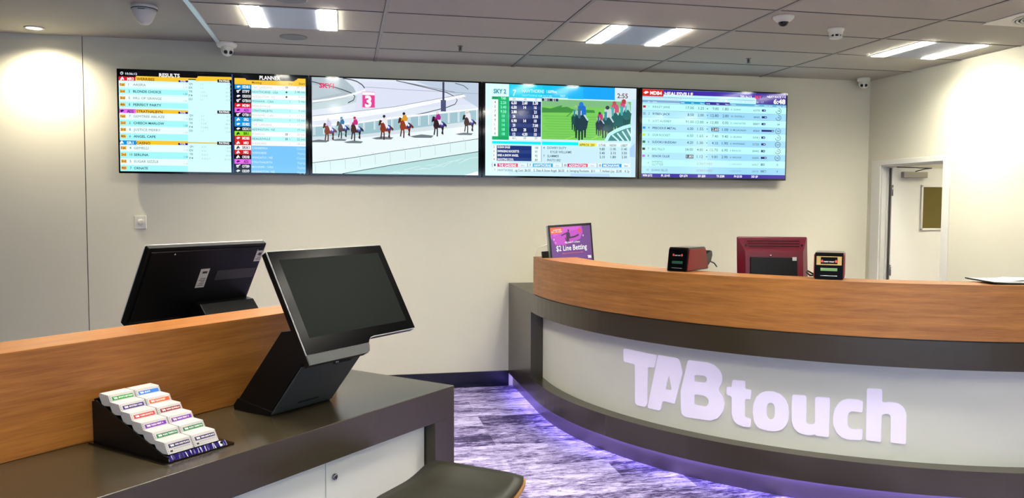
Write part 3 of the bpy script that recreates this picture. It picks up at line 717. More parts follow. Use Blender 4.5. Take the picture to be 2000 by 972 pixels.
# green race picture
X0 = 1048; GX = 1325.6
E = lambda x, y: (x + GX, y + 88.4)
c.rect(X0, 395, E(1248, 0)[0], 1120, (122, 208, 90))
c.rect(X0, 400, E(1246, 0)[0], 560, (128, 190, 130)); c.poly([(X0, 540), (1200, 560), (1400, 500), E(60, 450), E(160, 440), E(240, 480), E(620, 500), E(640, 545), (X0, 630)], (66, 146, 66))
for k in range(9): c.rect(X0 + 20 + 40 * (k % 3), 700 + 44 * k, E(900, 0)[0] - 60 * (k % 4), 706 + 44 * k, (112, 196, 84))
c.rect(X0 + 2, 384, 1330, 436, (14, 28, 76)); c.text('DD 1', 1086, 410, 1170, 34, WHT, .02); c.text('Q 2', 1228, 412, 1286, 34, WHT, .02)
def front_horse(x, y, s, coat, silk, cap):
    for dx, l in ((-.42, 1.55), (-.15, 1.75), (.12, 1.7), (.38, 1.5)):
        c.poly([E(x + (dx - .09) * s, y + .5 * s), E(x + (dx + .11) * s, y + .5 * s), E(x + (dx + .07) * s, y + l * s), E(x + (dx - .06) * s, y + l * s)], tuple(int(v * .7) for v in coat))
    c.poly([E(x - .5 * s, y + .7 * s), E(x - .55 * s, y - .1 * s), E(x - .25 * s, y - .6 * s), E(x + .35 * s, y - .6 * s), E(x + .7 * s, y - .1 * s), E(x + .55 * s, y + .7 * s), E(x, y + .95 * s)], coat)
    c.poly([E(x + .15 * s, y - .7 * s), E(x + .30 * s, y - .75 * s), E(x + .72 * s, y - .1 * s), E(x + .60 * s, y - .02 * s)], (190, 220, 225))
    c.poly([E(x - .25 * s, y - 1.35 * s), E(x + .1 * s, y - 1.6 * s), E(x + .45 * s, y - 1.3 * s), E(x + .5 * s, y - .6 * s), E(x - .2 * s, y - .5 * s)], silk)
    c.ell(*E(x + .05 * s, y - 1.55 * s), .2 * s, .2 * s, cap)
    c.poly([E(x - .28 * s, y - 1.1 * s), E(x - .02 * s, y - 1.15 * s), E(x + .05 * s, y - .6 * s), E(x - .05 * s, y - .25 * s), E(x - .2 * s, y - .25 * s), E(x - .3 * s, y - .6 * s)], tuple(min(255, int(v * 1.6) + 20) for v in coat))
    c.line([E(x - .3 * s, y - .95 * s), E(x - .32 * s, y - .55 * s)], .07 * s, (225, 235, 235)); c.line([E(x + .05 * s, y - .95 * s), E(x + .03 * s, y - .55 * s)], .07 * s, (225, 235, 235))
front_horse(300, 640, 130, (22, 80, 78), (120, 190, 130), (160, 200, 120))
front_horse(390, 690, 190, (24, 58, 72), (26, 110, 214), (40, 120, 220))
front_horse(960, 640, 170, (26, 100, 100), (206, 90, 120), (180, 90, 90))
front_horse(1120, 640, 190, (28, 98, 100), (222, 70, 120), (190, 60, 70))
front_horse(1180, 560, 120, (40, 110, 110), (170, 220, 220), (190, 210, 200))
front_horse(840, 720, 170, (22, 78, 86), (196, 214, 214), (60, 70, 80)); front_horse(710, 740, 120, (26, 50, 70), (200, 60, 120), (70, 60, 90))
c.poly([E(820, 1000), E(900, 880), E(1100, 790), E(1246, 745), E(1246, 1030), E(820, 1030)], (60, 140, 140))
c.line([E(820, 1030), E(880, 920), E(1000, 850), E(1120, 800), E(1246, 765)], 60, (190, 248, 246))
for k in range(4): c.line([E(930 + 85 * k, 930 - 34 * k), E(1040 + 85 * k, 1030)], 28, (200, 250, 248))
c.line([E(120, 1010), E(280, 950)], 6, (206, 240, 90)); c.line([E(570, 1000), E(690, 955)], 6, (206, 240, 90)); c.line([E(150, 610), E(220, 550)], 8, (10, 50, 50))
c.rect(X0, 1112, E(1260, 0)[0], 1250, (206, 244, 252))
c.rect(2303, 155, 2680, 400, (220, 240, 252)); c.text('2:55', E(1015, 0)[0], 338, E(1198, 0)[0], 78, (110, 20, 40), .015); c.rect(2592, 400, 2680, 1760, (200, 232, 252))
# lower half: crop F is 100 px lower
c.zoom(940, 250, 8.8375)
c.rect(190, 243, 1030, 303, (0, 240, 250)); c.rect(1048, 250, 1672, 318, (0, 246, 252))
c.rect(198, 325, 272, 590, (246, 255, 255)); c.rect(272, 318, 868, 592, (22, 48, 116)); c.rect(272, 392, 868, 462, (40, 62, 130)); c.rect(272, 528, 868, 592, (44, 66, 134)); c.rect(880, 325, 1028, 592, (240, 255, 255))
for i, (n_, nm, x1, v) in enumerate((('2', 'SUSAN SAGE', 500, '100'), ('6', 'SWINGING ROCKETTE', 654, '97'), ('5', 'SHES A SNOW ANGEL', 646, '92'), ('4', 'SHOOTING COOL', 562, '89'))):
    y = 347 + 70.5 * i; c.text(n_, 214, y, None, 34, (70, 100, 110), .01); c.text(nm, 284, y, x1, 38, WHT, .03); c.text(v, 928, y + 12, 985 if i == 0 else 972, 38, (80, 110, 120), .015)
for i, (n_, nm, x0, x1) in enumerate((('4', 'DOWRY DUTY', 1140, 1466), ('', 'KYLIE WILLIAMS', 1192, 1556), ('7', 'SLAMMER', 1140, 1342), ('', 'PHOTO 3RD', 1140, 1368))):
    y = 358 + 71 * i
    if n_: c.text(n_, 1070, y, None, 38, (70, 90, 110), .01)
    c.text(nm, x0, y, x1, 40, (66, 96, 110), .01)
c.rect(1034, 325, 1042, 600, (150, 180, 220))
for (x0, x1, cc, n_, nm, tm) in ((190, 790, (206, 40, 120), '1', 'THE GARDENS', '2m'), (800, 1385, (14, 176, 220), '7', 'HAWTHORNE', '2m'), (1395, 1985, (206, 40, 120), '10', 'ADDINGTON', '3m'), (1990, 2560, (10, 160, 240), '10', 'MOHAWK', '5mn')):
    c.rect(x0, 622, x1, 688, (238, 250, 255)); w_ = x1 - x0; c.rect(x0, 625, x0 + 6, 690, (40, 50, 80)); c.rect(x0 + .155 * w_, 630, x0 + .58 * w_, 692, cc); c.rect(x0 + .58 * w_, 630, x0 + .74 * w_, 692, (244, 80, 110) if cc[0] > 100 else cc)
    c.rect(x0, 690, x1, 697, (150, 30, 80) if cc[0] > 100 else (10, 60, 90))
    c.text(n_, x0 + .06 * w_, 658, x0 + (.10 if len(n_) == 1 else .125) * w_, 40, (50, 60, 70), .02); c.text(nm, x0 + .19 * w_, 662, x0 + .69 * w_, 42, WHT, .03); c.text(tm, x0 + .82 * w_, 665, x0 + .93 * w_, 28, (170, 180, 190) if x0 < 1900 else (50, 60, 60), .01)
c.rect(190, 706, 2560, 776, (236, 252, 255))
for s_, x0, x1, cc in (('7', 230, 246, (70, 130, 140)), ('HAWTHORNE', 284, 548, (60, 150, 165)), ('ag Cool', 588, 722, (50, 80, 90)), ('$6.50', 752, 852, (50, 80, 90)), ('5. Shes A Snow Angel', 904, 1298, (50, 80, 90)), ('$6.50', 1330, 1430, (50, 80, 90)), ('6. Swinging Rockette', 1476, 1856, (50, 80, 90)), ('$11', 1890, 1956, (50, 80, 90)), ("7. Ashlee's Joy", 2040, 2290, (50, 80, 90)), ('$2.80', 2322, 2416, (50, 80, 90)), ('8. Sp', 2466, 2546, (50, 80, 90))):
    c.text(s_, x0, 745 + (x0 - 200) * .006, x1, 40, cc, .01)
c.zoom(1090, 260, 9.72)
c.rect(390, 195, 722, 272, (250, 240, 90)); c.rect(728, 195, 1350, 275, (232, 250, 254)); c.text('APPROX. DIV', 400, 240, 690, 46, (120, 100, 20), .02)
for i, (h_, a, b_, d_) in enumerate((('S-TAB', '9.80', '3.40', '2.10'), ('NSW', '11.90', '3.10', '1.80'), ('UBET', '11.40', '3.50', '2.30'))):
    xc = 832 + 208 * i; c.text(h_, xc - 65, 244 + 3 * i, xc + 60, 42, (90, 110, 120), .01)
    for k, s_ in enumerate((a, b_, d_)): c.text(s_, xc - (52 if len(s_) < 5 else 58), 318 + 75 * k, xc + 48, 46, (56, 86, 92), .015)
c.poly([(1350, 465), (1352, 300), (1440, 210), (1455, 470)], (170, 206, 248)); c.poly([(220, 835), (240, 780), (960, 790), (975, 845)], (186, 220, 250))
c.done('display', t, m4)

# ---- screen 4: field list
t, c, m4 = tv(3, 'wall screen furthest right showing the race field list under a purple header',
              [(1254.4, 174.3), (1536.1, 180.8), (1531.2, 350.6), (1249.9, 348.9)])
c.zoom(1240, 165, 9.72)
IX = 1458.0   # second crop offset
c.rect(100, 80, 2900, 1900, (190, 250, 255)); c.rect(138, 92, 2885, 245, (58, 34, 168)); c.rect(136, 235, 2885, 300, (72, 46, 196)); c.rect(2300, 92, 2885, 375, (58, 34, 150))
c.rect(138, 92, 534, 232, RED); dog(c, 208, 158, 50, WHT); c.text('MDB4', 280, 165, 502, 62, WHT, .04); c.text('HEALESVILLE', 554, 176, 1090, 64, WHT, .035)
c.text('SILVER EAGLE OUTFITTERS (275+RANK) 4/F', 146, 264, 870, 34, (214, 206, 255), .02)
c.text('TIPS: 8,6,7,5', IX + 526, 214, IX + 750, 36, WHT, .03); c.text('SKY', IX + 805, 225, IX + 930, 60, (240, 40, 100), .04); c.text('NEXT RACE + 4', IX + 1040, 210, IX + 1398, 36, (235, 225, 250), .02); c.text('6:48', IX + 1165, 302, IX + 1394, 86, WHT, .04)
for s_, x0, x1 in (('AEST 10:43', 1360, 1515), ('350m', IX + 105, IX + 185), ('Fine', IX + 302, IX + 366), ('Good', IX + 482, IX + 560), ('@ 10:38:00', IX + 610, IX + 770), ('Page 1,2,3', IX + 815, IX + 972)): c.text(s_, x0, 292 + (x0 - 1360) * .022, x1, 32, (214, 206, 255), .01)
c.ell(IX + 260, 302, 16, 20, WHT)
c.rect(135, 296, 845, 358, (130, 172, 214)); c.rect(845, 316, 1320, 375, (20, 160, 214)); c.rect(1322, 322, IX + 330, 388, (50, 30, 160)); c.rect(IX + 332, 345, IX + 1410, 410, (92, 176, 214))
for s_, x0, x1 in (('No', 236, 276), ('Name', 330, 408), ('FIXED', 856, 930), ('Win', 1055, 1105), ('Place', 1226, 1300), ('TOTE', 1335, 1408), ('Win', IX + 72, IX + 122), ('Place', IX + 245, IX + 312), ('Trainer', IX + 356, IX + 446), ('Last 4', IX + 808, IX + 888), ('Early Speed', IX + 992, IX + 1145), ('Rating', IX + 1225, IX + 1310), ('Box', IX + 1342, IX + 1390)):
    c.text(s_, x0, 330 + (x0 - 236) * .025, x1, 22, (225, 244, 255), .02)
fl = [((206, 28, 48), '1', 'KRAZY JANE', 650, '17.00', '3.25', 1, '9.80', '1.80', 'K. QUINN', 535, '6370', 75, '74', .75),
      ((90, 120, 120), '2', 'RYBEN JACK', 652, '8.50', '2.00', 0, '12.80', '2.80', 'W. PORTELLI', 602, '4445', 98, '75', .75),
      (None, '3', 'JUST AUDREY', 678, '91.00', '13.00', 1, '12.80', '0.00', 'K. LANCASTER', 632, '8887', 75, '34', .05),
      ((20, 160, 230), '4', 'PRECIOUS METAL', 768, '6.00', '1.55', 0, '2.60', '1.00', 'D. MCLACHLAN', 640, '4064', 240, '94', .94),
      ((200, 236, 30), '5', 'OUR ROCKET', 655, '6.50', '1.65', 1, '7.40', '9.40', 'G. SELKRIG', 560, '5041', 75, '73', .73),
      ((20, 120, 70), '6', 'SUDOKU BUDDAH', 765, '4.20', '1.30', 0, '4.10', '1.90', 'A. WHITEHEAD', 618, '5725', 88, '100', 1.0),
      ((16, 20, 34), '7', 'BIG TILLY', 552, '34.00', '4.80', 1, '15.70', '6.90', 'S. BAULCH', 540, '8440', 78, '72', .72),
      ((196, 96, 230), '8', 'SENOR OLLIE', 642, '1.80', '1.12', 0, '9.80', '2.90', 'A. WILCOCK', 555, '5205', 112, '90', .9),
      (None, '9', 'SHINING', 512, '', '', 2, '', '', 'J. CAPUANO', 560, '6067', 75, '0', 0),
      (None, '10', 'IDAHO BLUE', 605, '', '', 2, '', '', 'A. WILCOCK', 550, '6878', 110, '0', 0)]
for i, (sw, no, nm, x1, w1, p1, ar, w2, p2, tr, trx, l4, sp, rt, ra) in enumerate(fl):
    y = 425 + 135.3 * i; dx = -4.4 * i; dark = (40, 66, 78) if i % 2 else (84, 112, 120)
    sl = .0235 - .0175 * i / 9.0
    Y = lambda x, o=0.0: y + o + (x - 330) * sl
    if i > 7: dark = (120, 150, 158)
    c.rect(128 + dx, y - 67, IX + 1412 + dx * .4, Y(IX + 1412, 72), (176, 232, 255) if i % 2 else (190, 255, 255)); c.rect(128 + dx, y - 67, IX + 1412, Y(IX + 1412, -62), (150, 194, 212))
    if i % 2: c.rect(IX - 100, Y(IX - 100, -58), IX + 1412 + dx * .4, Y(IX + 1412, 72), (158, 220, 250))
    if sw: c.rect(148 + dx, y - 22, 200 + dx, y + 22, sw)
    if i == 1: c.rect(146 + dx, y - 12, 200 + dx, y - 2, (190, 240, 255)); c.rect(146 + dx, y + 6, 200 + dx, y + 14, (190, 240, 255))
    c.text(no, 250 + dx - (16 if i == 9 else 0), y, None, 38, dark, .01); ys_ = y if i != 8 else y - 28
    c.text(nm, 330 + dx, ys_ + 4, x1 + dx * .3, 40, dark, .015 if i % 2 else .0)
    if i == 8: c.text('GLITTER', 330 + dx, y + 32, 512, 40, dark)
    if ar < 2:
        for s_, xr, wd in ((w1, 1108, 33), (p1, 1298, 33), (w2, IX + 122, 33), (p2, IX + 312, 33)):
            box_ = (i == 3 and s_ == '2.60') or (i == 7 and s_ == '1.80')
            ww = wd * len(s_) - 12
            if box_: c.rect(xr - ww - 14 + dx, Y(xr, -36), xr + 6 + dx, Y(xr, 38), (36, 78, 96))
            c.text(s_, xr - ww + dx, Y(xr - ww / 2), xr - 4 + dx, 50, WHT if box_ else dark, .005)
        xa, ya = 1366 + dx, Y(1366, 4)
        if ar == 1: c.poly([(xa - 17, ya + 12), (xa + 17, ya + 12), (xa, ya - 12)], (100, 40, 60))
        else: c.poly([(xa - 17, ya - 12), (xa + 17, ya - 12), (xa, ya + 12)], (20, 130, 130))
    else: c.text('SCRATCHED', 1180 + dx, Y(1300, 2), 1480 + dx, 40, (170, 160, 180), .005)
    c.text(tr, IX + 350 + dx, Y(IX + 450, 3), IX + trx + dx * .4, 30, dark if i < 8 else (130, 180, 205), .005 if i % 2 else 0)
    c.text(l4, IX + 780 + dx, Y(IX + 840, 6), IX + 902 + dx, 38, dark, .0)
    bc = (30, 36, 120) if i < 8 else (110, 160, 190); xb = IX + 946 + dx; yb = Y(xb, 4)
    c.rect(xb, yb - 21, xb + sp - 14, yb + 21, bc); c.ell(xb + sp - 16, yb, 18, 20, bc, 12); c.poly([(xb + sp - 48, yb), (xb + sp - 30, yb - 8), (xb + sp - 2, yb), (xb + sp - 30, yb + 11)], (210, 236, 255))
    xc, yc = IX + 1265 + dx, Y(IX + 1265, 4)
    if i < 8 and ra > .1:
        pts = [(xc + 50 * math.sin(a), yc - 50 * math.cos(a)) for a in [2 * math.pi * ra * k / 20 for k in range(21)]]
        c.line(pts, 9, (30, 50, 60))
    else: c.line([(xc + 42 * math.sin(a), yc - 42 * math.cos(a)) for a in [2 * math.pi * k / 20 for k in range(21)]], 3, (150, 190, 200))
    ww = 22 * len(rt); c.text(rt, xc - ww / 2 - 2, yc, xc + ww / 2 + 2, 34, (50, 80, 90), .01)
c.zoom(1240, 260, 9.72)
c.rect(98, 788, 2900, 880, (52, 30, 162)); c.rect(98, 860, 2900, 900, (24, 10, 70))
for s_, x0, x1 in (('WIN $172', 118, 300), ('PL $143', 468, 632), ('QN $74', 818, 968), ('EX $20', 1168, 1308), ('TR $288', 1518, 1670), ('F4 $130', 1856, 2008), ('DD $9', 2190, 2310)): c.text(s_, x0, 826 + (x0 - 118) * .006, x1, 40, WHT, .03)
c.done('display', t, m4)

# ================================================================== RECEPTION DESK (curved, right)
CXD, CYD, RD = 4.133, -.986, 2.688
def plan(off, y_start=0.0, n=56, x_end=XR):
    """plan polyline of the desk face moved inwards by off (number or function of angle)"""
    f = off if callable(off) else (lambda a: off)
    pts = []
    if y_start > CYD + 1e-6:
        pts += [(CXD - RD + f(math.pi), y_start), (CXD - RD + f(math.pi), (y_start + CYD) / 2)]
        a0 = math.pi
    else: a0 = math.pi + math.asin((CYD - y_start) / RD) if y_start < CYD else math.pi
    r1 = RD - f(1.6 * math.pi); a1 = 2 * math.pi - math.acos(min(1, (x_end - CXD) / r1))
    for k in range(n + 1):
        a = a0 + (a1 - a0) * k / n; r_ = RD - f(a); pts.append((CXD + r_ * math.cos(a), CYD + r_ * math.sin(a)))
    return pts
def strip_obj(name, m, o0, o1, z0, z1, parent, y_start=0.0, uv=False):
    b = MB(); A, B = plan(o0, y_start), plan(o1, y_start); n = len(A)
    b.strip(A, B, z0, z1); bmesh.ops.recalc_face_normals(b.bm, faces=b.bm.faces)
    if uv:      # length along the curve and height, so the grain follows the face
        L_ = [0.0]
        for i in range(1, n): L_.append(L_[-1] + math.dist(A[i], A[i - 1]))
        l = b.bm.loops.layers.uv.new('UVMap'); idx = {}
        b.bm.verts.ensure_lookup_table(); b.bm.verts.index_update()
        for f in b.bm.faces:
            horiz = abs(f.normal.z) > .5
            for lp in f.loops:
                v = lp.vert; i = (v.index // 2) % n; inner = v.index >= 2 * n
                lp[l].uv = (L_[i], (v.co.z if not horiz else (3 + (.2 if inner else 0))))
    ob = b.done(name, m, parent)
    return ob
desk = thing('reception_desk', 'curved reception desk with taupe frame, timber upstand and illuminated lettering', 'reception desk', (0, 0, 0))
strip_obj('worktop', M['desk'], 0.0, .50, .784, .93, desk)
strip_obj('staff_worktop', M['desk'], .52, 1.0, .72, .76, desk)
b = MB(); b.strip([(1.445, -.001), (1.445, -.87)], [(1.60, -.001), (1.60, -.87)], .257, .784); b.done('end_leg', M['desk'], desk)
strip_obj('base_rail', M['desk'], 0.0, .30, .116, .257, desk)
strip_obj('kick_plate', M['kick'], .04, .06, 0.0, .116, desk)
strip_obj('led_strip', M['led'], .012, .032, .1148, .1158, desk, -.05)
strip_obj('front_panel', M['panel'], .10, .12, .257, .784, desk, -.87)
strip_obj('recess_lining', M['desk_in'], .125, .30, .257, .784, desk, -.87)
up_in = lambda a: .33 if a <= math.pi else max(.215, .33 - .115 * (a - math.pi) / .95)
strip_obj('shadow_gap', M['desk_in'], .012, .20, .93, .936, desk, -.975)
us = strip_obj('timber_upstand', M['wood'], .004, lambda a: up_in(a), .936, 1.226, desk, -.93, uv=True)
LET = {
'T' : [[(1.126,0.69),(1.143,0.696),(1.4,0.691),(1.404,0.684),(1.386,0.609),(1.335,0.606),(1.335,0.37),(1.32,0.346),(1.253,0.345),(1.235,0.357),(1.229,0.606),(1.13,0.609)]] ,
'A' : [[(1.415,0.692),(1.422,0.694),(1.551,0.693),(1.571,0.681),(1.593,0.611),(1.543,0.412),(1.539,0.408),(1.454,0.411),(1.439,0.354),(1.428,0.345),(1.343,0.344),(1.339,0.356)],[(1.497,0.584),(1.521,0.489),(1.474,0.486)]] ,
'B' : [[(1.63,0.692),(1.759,0.694),(1.801,0.683),(1.837,0.656),(1.852,0.624),(1.85,0.584),(1.828,0.539),(1.858,0.506),(1.869,0.463),(1.862,0.416),(1.831,0.371),(1.783,0.347),(1.62,0.34),(1.594,0.353),(1.587,0.375),(1.583,0.498)],[(1.675,0.608),(1.736,0.612),(1.754,0.605),(1.758,0.586),(1.746,0.571),(1.675,0.568)],[(1.677,0.49),(1.744,0.492),(1.769,0.476),(1.772,0.453),(1.761,0.433),(1.745,0.427),(1.678,0.426)]] ,
't' : [[(1.913,0.605),(1.919,0.612),(1.986,0.614),(1.99,0.608),(1.99,0.567),(2.021,0.567),(2.026,0.561),(2.024,0.516),(2.021,0.511),(1.991,0.511),(1.991,0.408),(1.996,0.401),(2.024,0.399),(2.028,0.394),(2.026,0.352),(2.019,0.347),(1.986,0.345),(1.947,0.354),(1.924,0.375),(1.914,0.408),(1.912,0.514),(1.886,0.516),(1.879,0.525),(1.879,0.56),(1.886,0.567),(1.911,0.567)]] ,
'o' : [[(2.037,0.437),(2.039,0.482),(2.054,0.528),(2.08,0.557),(2.11,0.57),(2.147,0.574),(2.189,0.563),(2.218,0.536),(2.234,0.5),(2.238,0.463),(2.236,0.419),(2.219,0.379),(2.199,0.36),(2.168,0.346),(2.131,0.343),(2.101,0.345),(2.068,0.353),(2.046,0.383)],[(2.115,0.479),(2.12,0.499),(2.135,0.508),(2.151,0.506),(2.16,0.488),(2.162,0.442),(2.156,0.419),(2.14,0.409),(2.124,0.415),(2.116,0.433)]] ,
'u' : [[(2.253,0.562),(2.258,0.568),(2.321,0.571),(2.329,0.563),(2.331,0.421),(2.34,0.411),(2.37,0.415),(2.377,0.424),(2.374,0.562),(2.381,0.569),(2.445,0.573),(2.451,0.565),(2.451,0.358),(2.446,0.351),(2.384,0.351),(2.379,0.36),(2.357,0.35),(2.327,0.349),(2.291,0.356),(2.265,0.38),(2.254,0.416),(2.251,0.497)]] ,
'c' : [[(2.618,0.566),(2.617,0.511),(2.612,0.506),(2.562,0.509),(2.548,0.499),(2.543,0.477),(2.544,0.43),(2.553,0.415),(2.57,0.411),(2.615,0.416),(2.62,0.409),(2.619,0.361),(2.612,0.354),(2.552,0.349),(2.518,0.355),(2.489,0.381),(2.471,0.422),(2.469,0.469),(2.476,0.512),(2.494,0.546),(2.518,0.567),(2.546,0.575),(2.589,0.576),(2.613,0.57)]] ,
'h' : [[(2.635,0.635),(2.64,0.642),(2.705,0.643),(2.711,0.637),(2.713,0.569),(2.754,0.576),(2.791,0.572),(2.82,0.551),(2.833,0.518),(2.835,0.358),(2.83,0.353),(2.762,0.355),(2.759,0.359),(2.756,0.497),(2.749,0.509),(2.732,0.511),(2.712,0.503),(2.712,0.358),(2.709,0.353),(2.64,0.356),(2.637,0.363)]] ,
}
def chaikin(P, lim=.03):
    out = []
    for i in range(len(P)):
        a, b_ = Vector(P[i]), Vector(P[(i + 1) % len(P)]); d = (b_ - a).length; f = .25 if d < lim * 2 else lim * .5 / d
        out += [tuple(a + (b_ - a) * f), tuple(a + (b_ - a) * (1 - f))]
    return out
def fill_polys(loops):
    """triangulated flat fill of an outline with holes -> verts, tris"""
    bm = bmesh.new(); es = []
    for lp in loops:
        V = [bm.verts.new((x, y, 0)) for x, y in lp]; es += [bm.edges.new((V[i], V[(i + 1) % len(V)])) for i in range(len(V))]
    bmesh.ops.triangle_fill(bm, edges=es, use_beauty=True, use_dissolve=False)
    bm.verts.index_update(); vs = [tuple(v.co[:2]) for v in bm.verts]; fs = [tuple(v.index for v in f.verts) for f in bm.faces]; bm.free()
    return vs, fs
RP = RD - .10
for k, loops in LET.items():
    b = MB(); L2 = [chaikin(lp, .014) for lp in loops]; vs, fs = fill_polys(L2); n = len(vs)
    def P(s_, z, r_): a = math.pi + s_ / RP; return (CXD + r_ * math.cos(a), CYD + r_ * math.sin(a), z)
    V0 = [P(x, y, RP + .006) for x, y in vs]; V1 = [P(x, y, RP + .0005) for x, y in vs]
    b._add(V0, fs); i0 = 0
    for lp in L2:
        m_ = len(lp); A = [P(x, y, RP + .006) for x, y in lp]; B = [P(x, y, RP + .0005) for x, y in lp]
        b._add(A + B, [(i, (i + 1) % m_, (i + 1) % m_ + m_, i + m_) for i in range(m_)])
    bmesh.ops.remove_doubles(b.bm, verts=b.bm.verts, dist=1e-5)
    b.done('sign_letter', M['letter'], desk)

# ================================================================== SERVICE COUNTER (left)
U = math.atan2(.7166, .6975)
AX, AY = .413, -3.956
def CW(a, b_, z=0.0): return (AX + a * .6975 - b_ * .7166, AY + a * .7166 + b_ * .6975, z)
ctr = thing('service_counter', 'straight taupe service counter with white cabinet fronts, bottom left', 'counter', (AX, AY, 0), U)
MB().box(-2.4, 0, 0, 1.12, .81, .93, .002).done('worktop', M['desk'], ctr)
MB().box(-.12, 0, 0, 1.12, 0, .8095, .0015).done('end_leg', M['desk'], ctr)
MB().box(-2.4, -2.28, 0, 1.12, 0, .8095, .0015).done('end_leg', M['desk'], ctr)
MB().box(-2.28, -.12, .10, 1.02, .0, .8095).done('carcass', M['desk_in'], ctr)
MB().box(-2.28, -.12, .02, .10, 0, .10).done('base_rail', M['desk'], ctr)
for i, (a0, a1) in enumerate(((-.632, -.125), (-1.142, -.635), (-1.652, -1.145), (-2.275, -1.655))):
    d = MB().box(a0, a1, .048, .066, .105, .806, .001).done('cabinet_door', M['panel'], ctr)
    if i in (0, 2):
        MB().lathe([(.010, .047), (.010, .040), (.0075, .0385), (.001, .0385)], 24, c=(a0 + .035, 0, .735), axis='y').done('lock', M['steel'], d)
        box_obj('keyhole', M['black_plastic'], a0 + .0338, a0 + .0362, .0375, .0386, .730, .740, d)
for (a0, a1) in ((-.70, -.125), (-1.3, -.703), (-2.275, -1.303)):
    MB().box(a0, a1, 1.054, 1.072, .105, .806, .001).done('cabinet_door', M['panel'], ctr)
dv = MB().box(-2.4, -.17, .455, .64, .0005, .296, .0015).done('timber_divider', M['wood_dark'], None, (AX, AY, .93), (0, 0, U))
tag(dv, 'long oak-veneered divider standing along the middle of the left service counter', 'divider')

# ================================================================== KIOSK TERMINALS
def make_kiosk(label, loc, rz):
    t = thing('betting_terminal', label, 'terminal', loc, rz, 'self-service terminals on the counter')
    # local: x along counter, -y towards its user, z up; origin = centre of the foot
    foot = MB().prism([(-.085, 0), (.088, 0), (.092, .014), (.070, .04), (-.10, .018)], 'x', -.137, .137, .0015).done('foot', M['black_satin'], t)
    body = MB().prism([(-.092, .012), (.090, .012), (-.145, .285), (-.188, .292), (-.243, .20), (-.230, .180)], 'x', -.135, .135, .003).done('pedestal', M['black_satin'], t)
    # graphite front door of the pedestal, slanting forward over the foot
    d = Vector((0, -.143, .172)).normalized(); nrm = Vector((0, -.172, -.143)).normalized()
    T = Matrix.Translation((0, -.092, .010)) @ Matrix((Vector((1, 0, 0)), d, nrm)).transposed().to_4x4()
    b = MB(); b.T = T
    b.prism([(-.1345, .0), (.1345, .0), (.1345, .222), (.105, .222), (.095, .205), (.01, .205), (.002, .222), (-.1345, .222)], 'z', .0, .006, .001)
    door = b.done('pedestal_door', M['kiosk_grey'], t)
    b = MB(); b.T = T; b.box(-.04, .05, .030, .036, .0055, .0068); b.done('receipt_slot', M['black_plastic'], door)
    b = MB(); b.T = T; b.lathe([(.008, .001), (.008, .009), (.005, .010), (.001, .010)], 20, c=(.024, .214, 0)); b.done('lock', M['steel'], door)
    # head: T frame with x right, y up the glass, z out of the glass
    up = Vector((0, math.sin(.512), math.cos(.512))); out = Vector((0, -math.cos(.512), math.sin(.512)))
    H = Matrix.Translation((0, -.251, .236)) @ Matrix((Vector((1, 0, 0)), up, out)).transposed().to_4x4()
    outline = [(-.135, -.052), (.128, -.052), (.140, -.046), (.148, -.030), (.156, -.012), (.170, -.002), (.190, 0), (.411, 0), (.415, .004), (.415, .348), (.412, .351), (-.132, .351), (-.135, .348)]
    b = MB(); b.T = H; b.prism(outline, 'z', -.026, -.004, .001); hd = b.done('screen_housing', M['black_satin'], t)
    b = MB(); b.T = H; b.prism(outline, 'z', -.0045, -.0005, .0005); b.done('edge_trim', M['kiosk_edge'], hd)
    ins = [(-.1325, -.018), (.1515, -.018), (.158, -.009), (.171, .0005), (.190, .0025), (.4125, .0025), (.4125, .3485), (-.1325, .3485)]
    b = MB(); b.T = H; b.prism(ins, 'z', -.0003, .0012, .0003); b.done('bezel_glass', M['glass_black'], hd)
    b = MB(); b.T = H; b.prism([(-.135, -.0525), (.1285, -.0525), (.1405, -.0465), (.1485, -.030), (.1525, -.0185), (-.135, -.0185)], 'z', -.006, .0008, .0006); b.done('chin_bar', M['kiosk_grey'], hd)
    b = MB(); b.T = H; b.box(-.131 + .034, .411 - .030, .036, .347 - .030, .0012, .0016); b.done('display', M['lcd_off'], hd)
    b = MB(); b.T = H; b.box(-.125, .40, .015, .335, -.032, -.0265, .003); b.done('rear_cover', M['black_plastic'], hd)
    # details on the back: vent strip, labels, screws
    b = MB(); b.T = H; b.box(-.122, .075, .185, .232, -.0330, -.0321); b.done('vent_strip', M['greyband'], hd)
    R180 = Matrix.Rotation(math.pi, 4, 'Y')
    for (x0, x1, y0, y1) in ((.115, .157, .155, .245), (-.130, -.094, .265, .318)):
        zb = -.0321
        b = MB(); b.T = H; b.box(x0, x1, y0, y1, zb - .0006, zb); s_ = b.done('sticker', M['sticker'], hd)
        b = MB(); b.T = H
        b.box(x0 + .008, x1 - .012, y1 - .022, y1 - .012, zb - .0009, zb - .0006)
        for k in range(5): b.box(x0 + .006, x1 - .006 - .006 * (k % 3), y0 + .010 + .008 * k, y0 + .0125 + .008 * k, zb - .0009, zb - .0006)
        b.done('print', M['ink'], s_)
    for x in (.30, -.095):
        b = MB(); b.T = H; b.lathe([(.004, -.0318), (.004, -.0335), (.001, -.034)], 12, c=(x, .322, 0)); b.done('screw', M['steel'], hd)
    return t
k1 = make_kiosk('black self-service terminal with a blank tilted screen facing the viewer', CW(-.565, .32, .93), U)
k2 = make_kiosk('black self-service terminal seen from behind, beyond the timber divider', CW(-.268, .844, .93), U + math.pi)

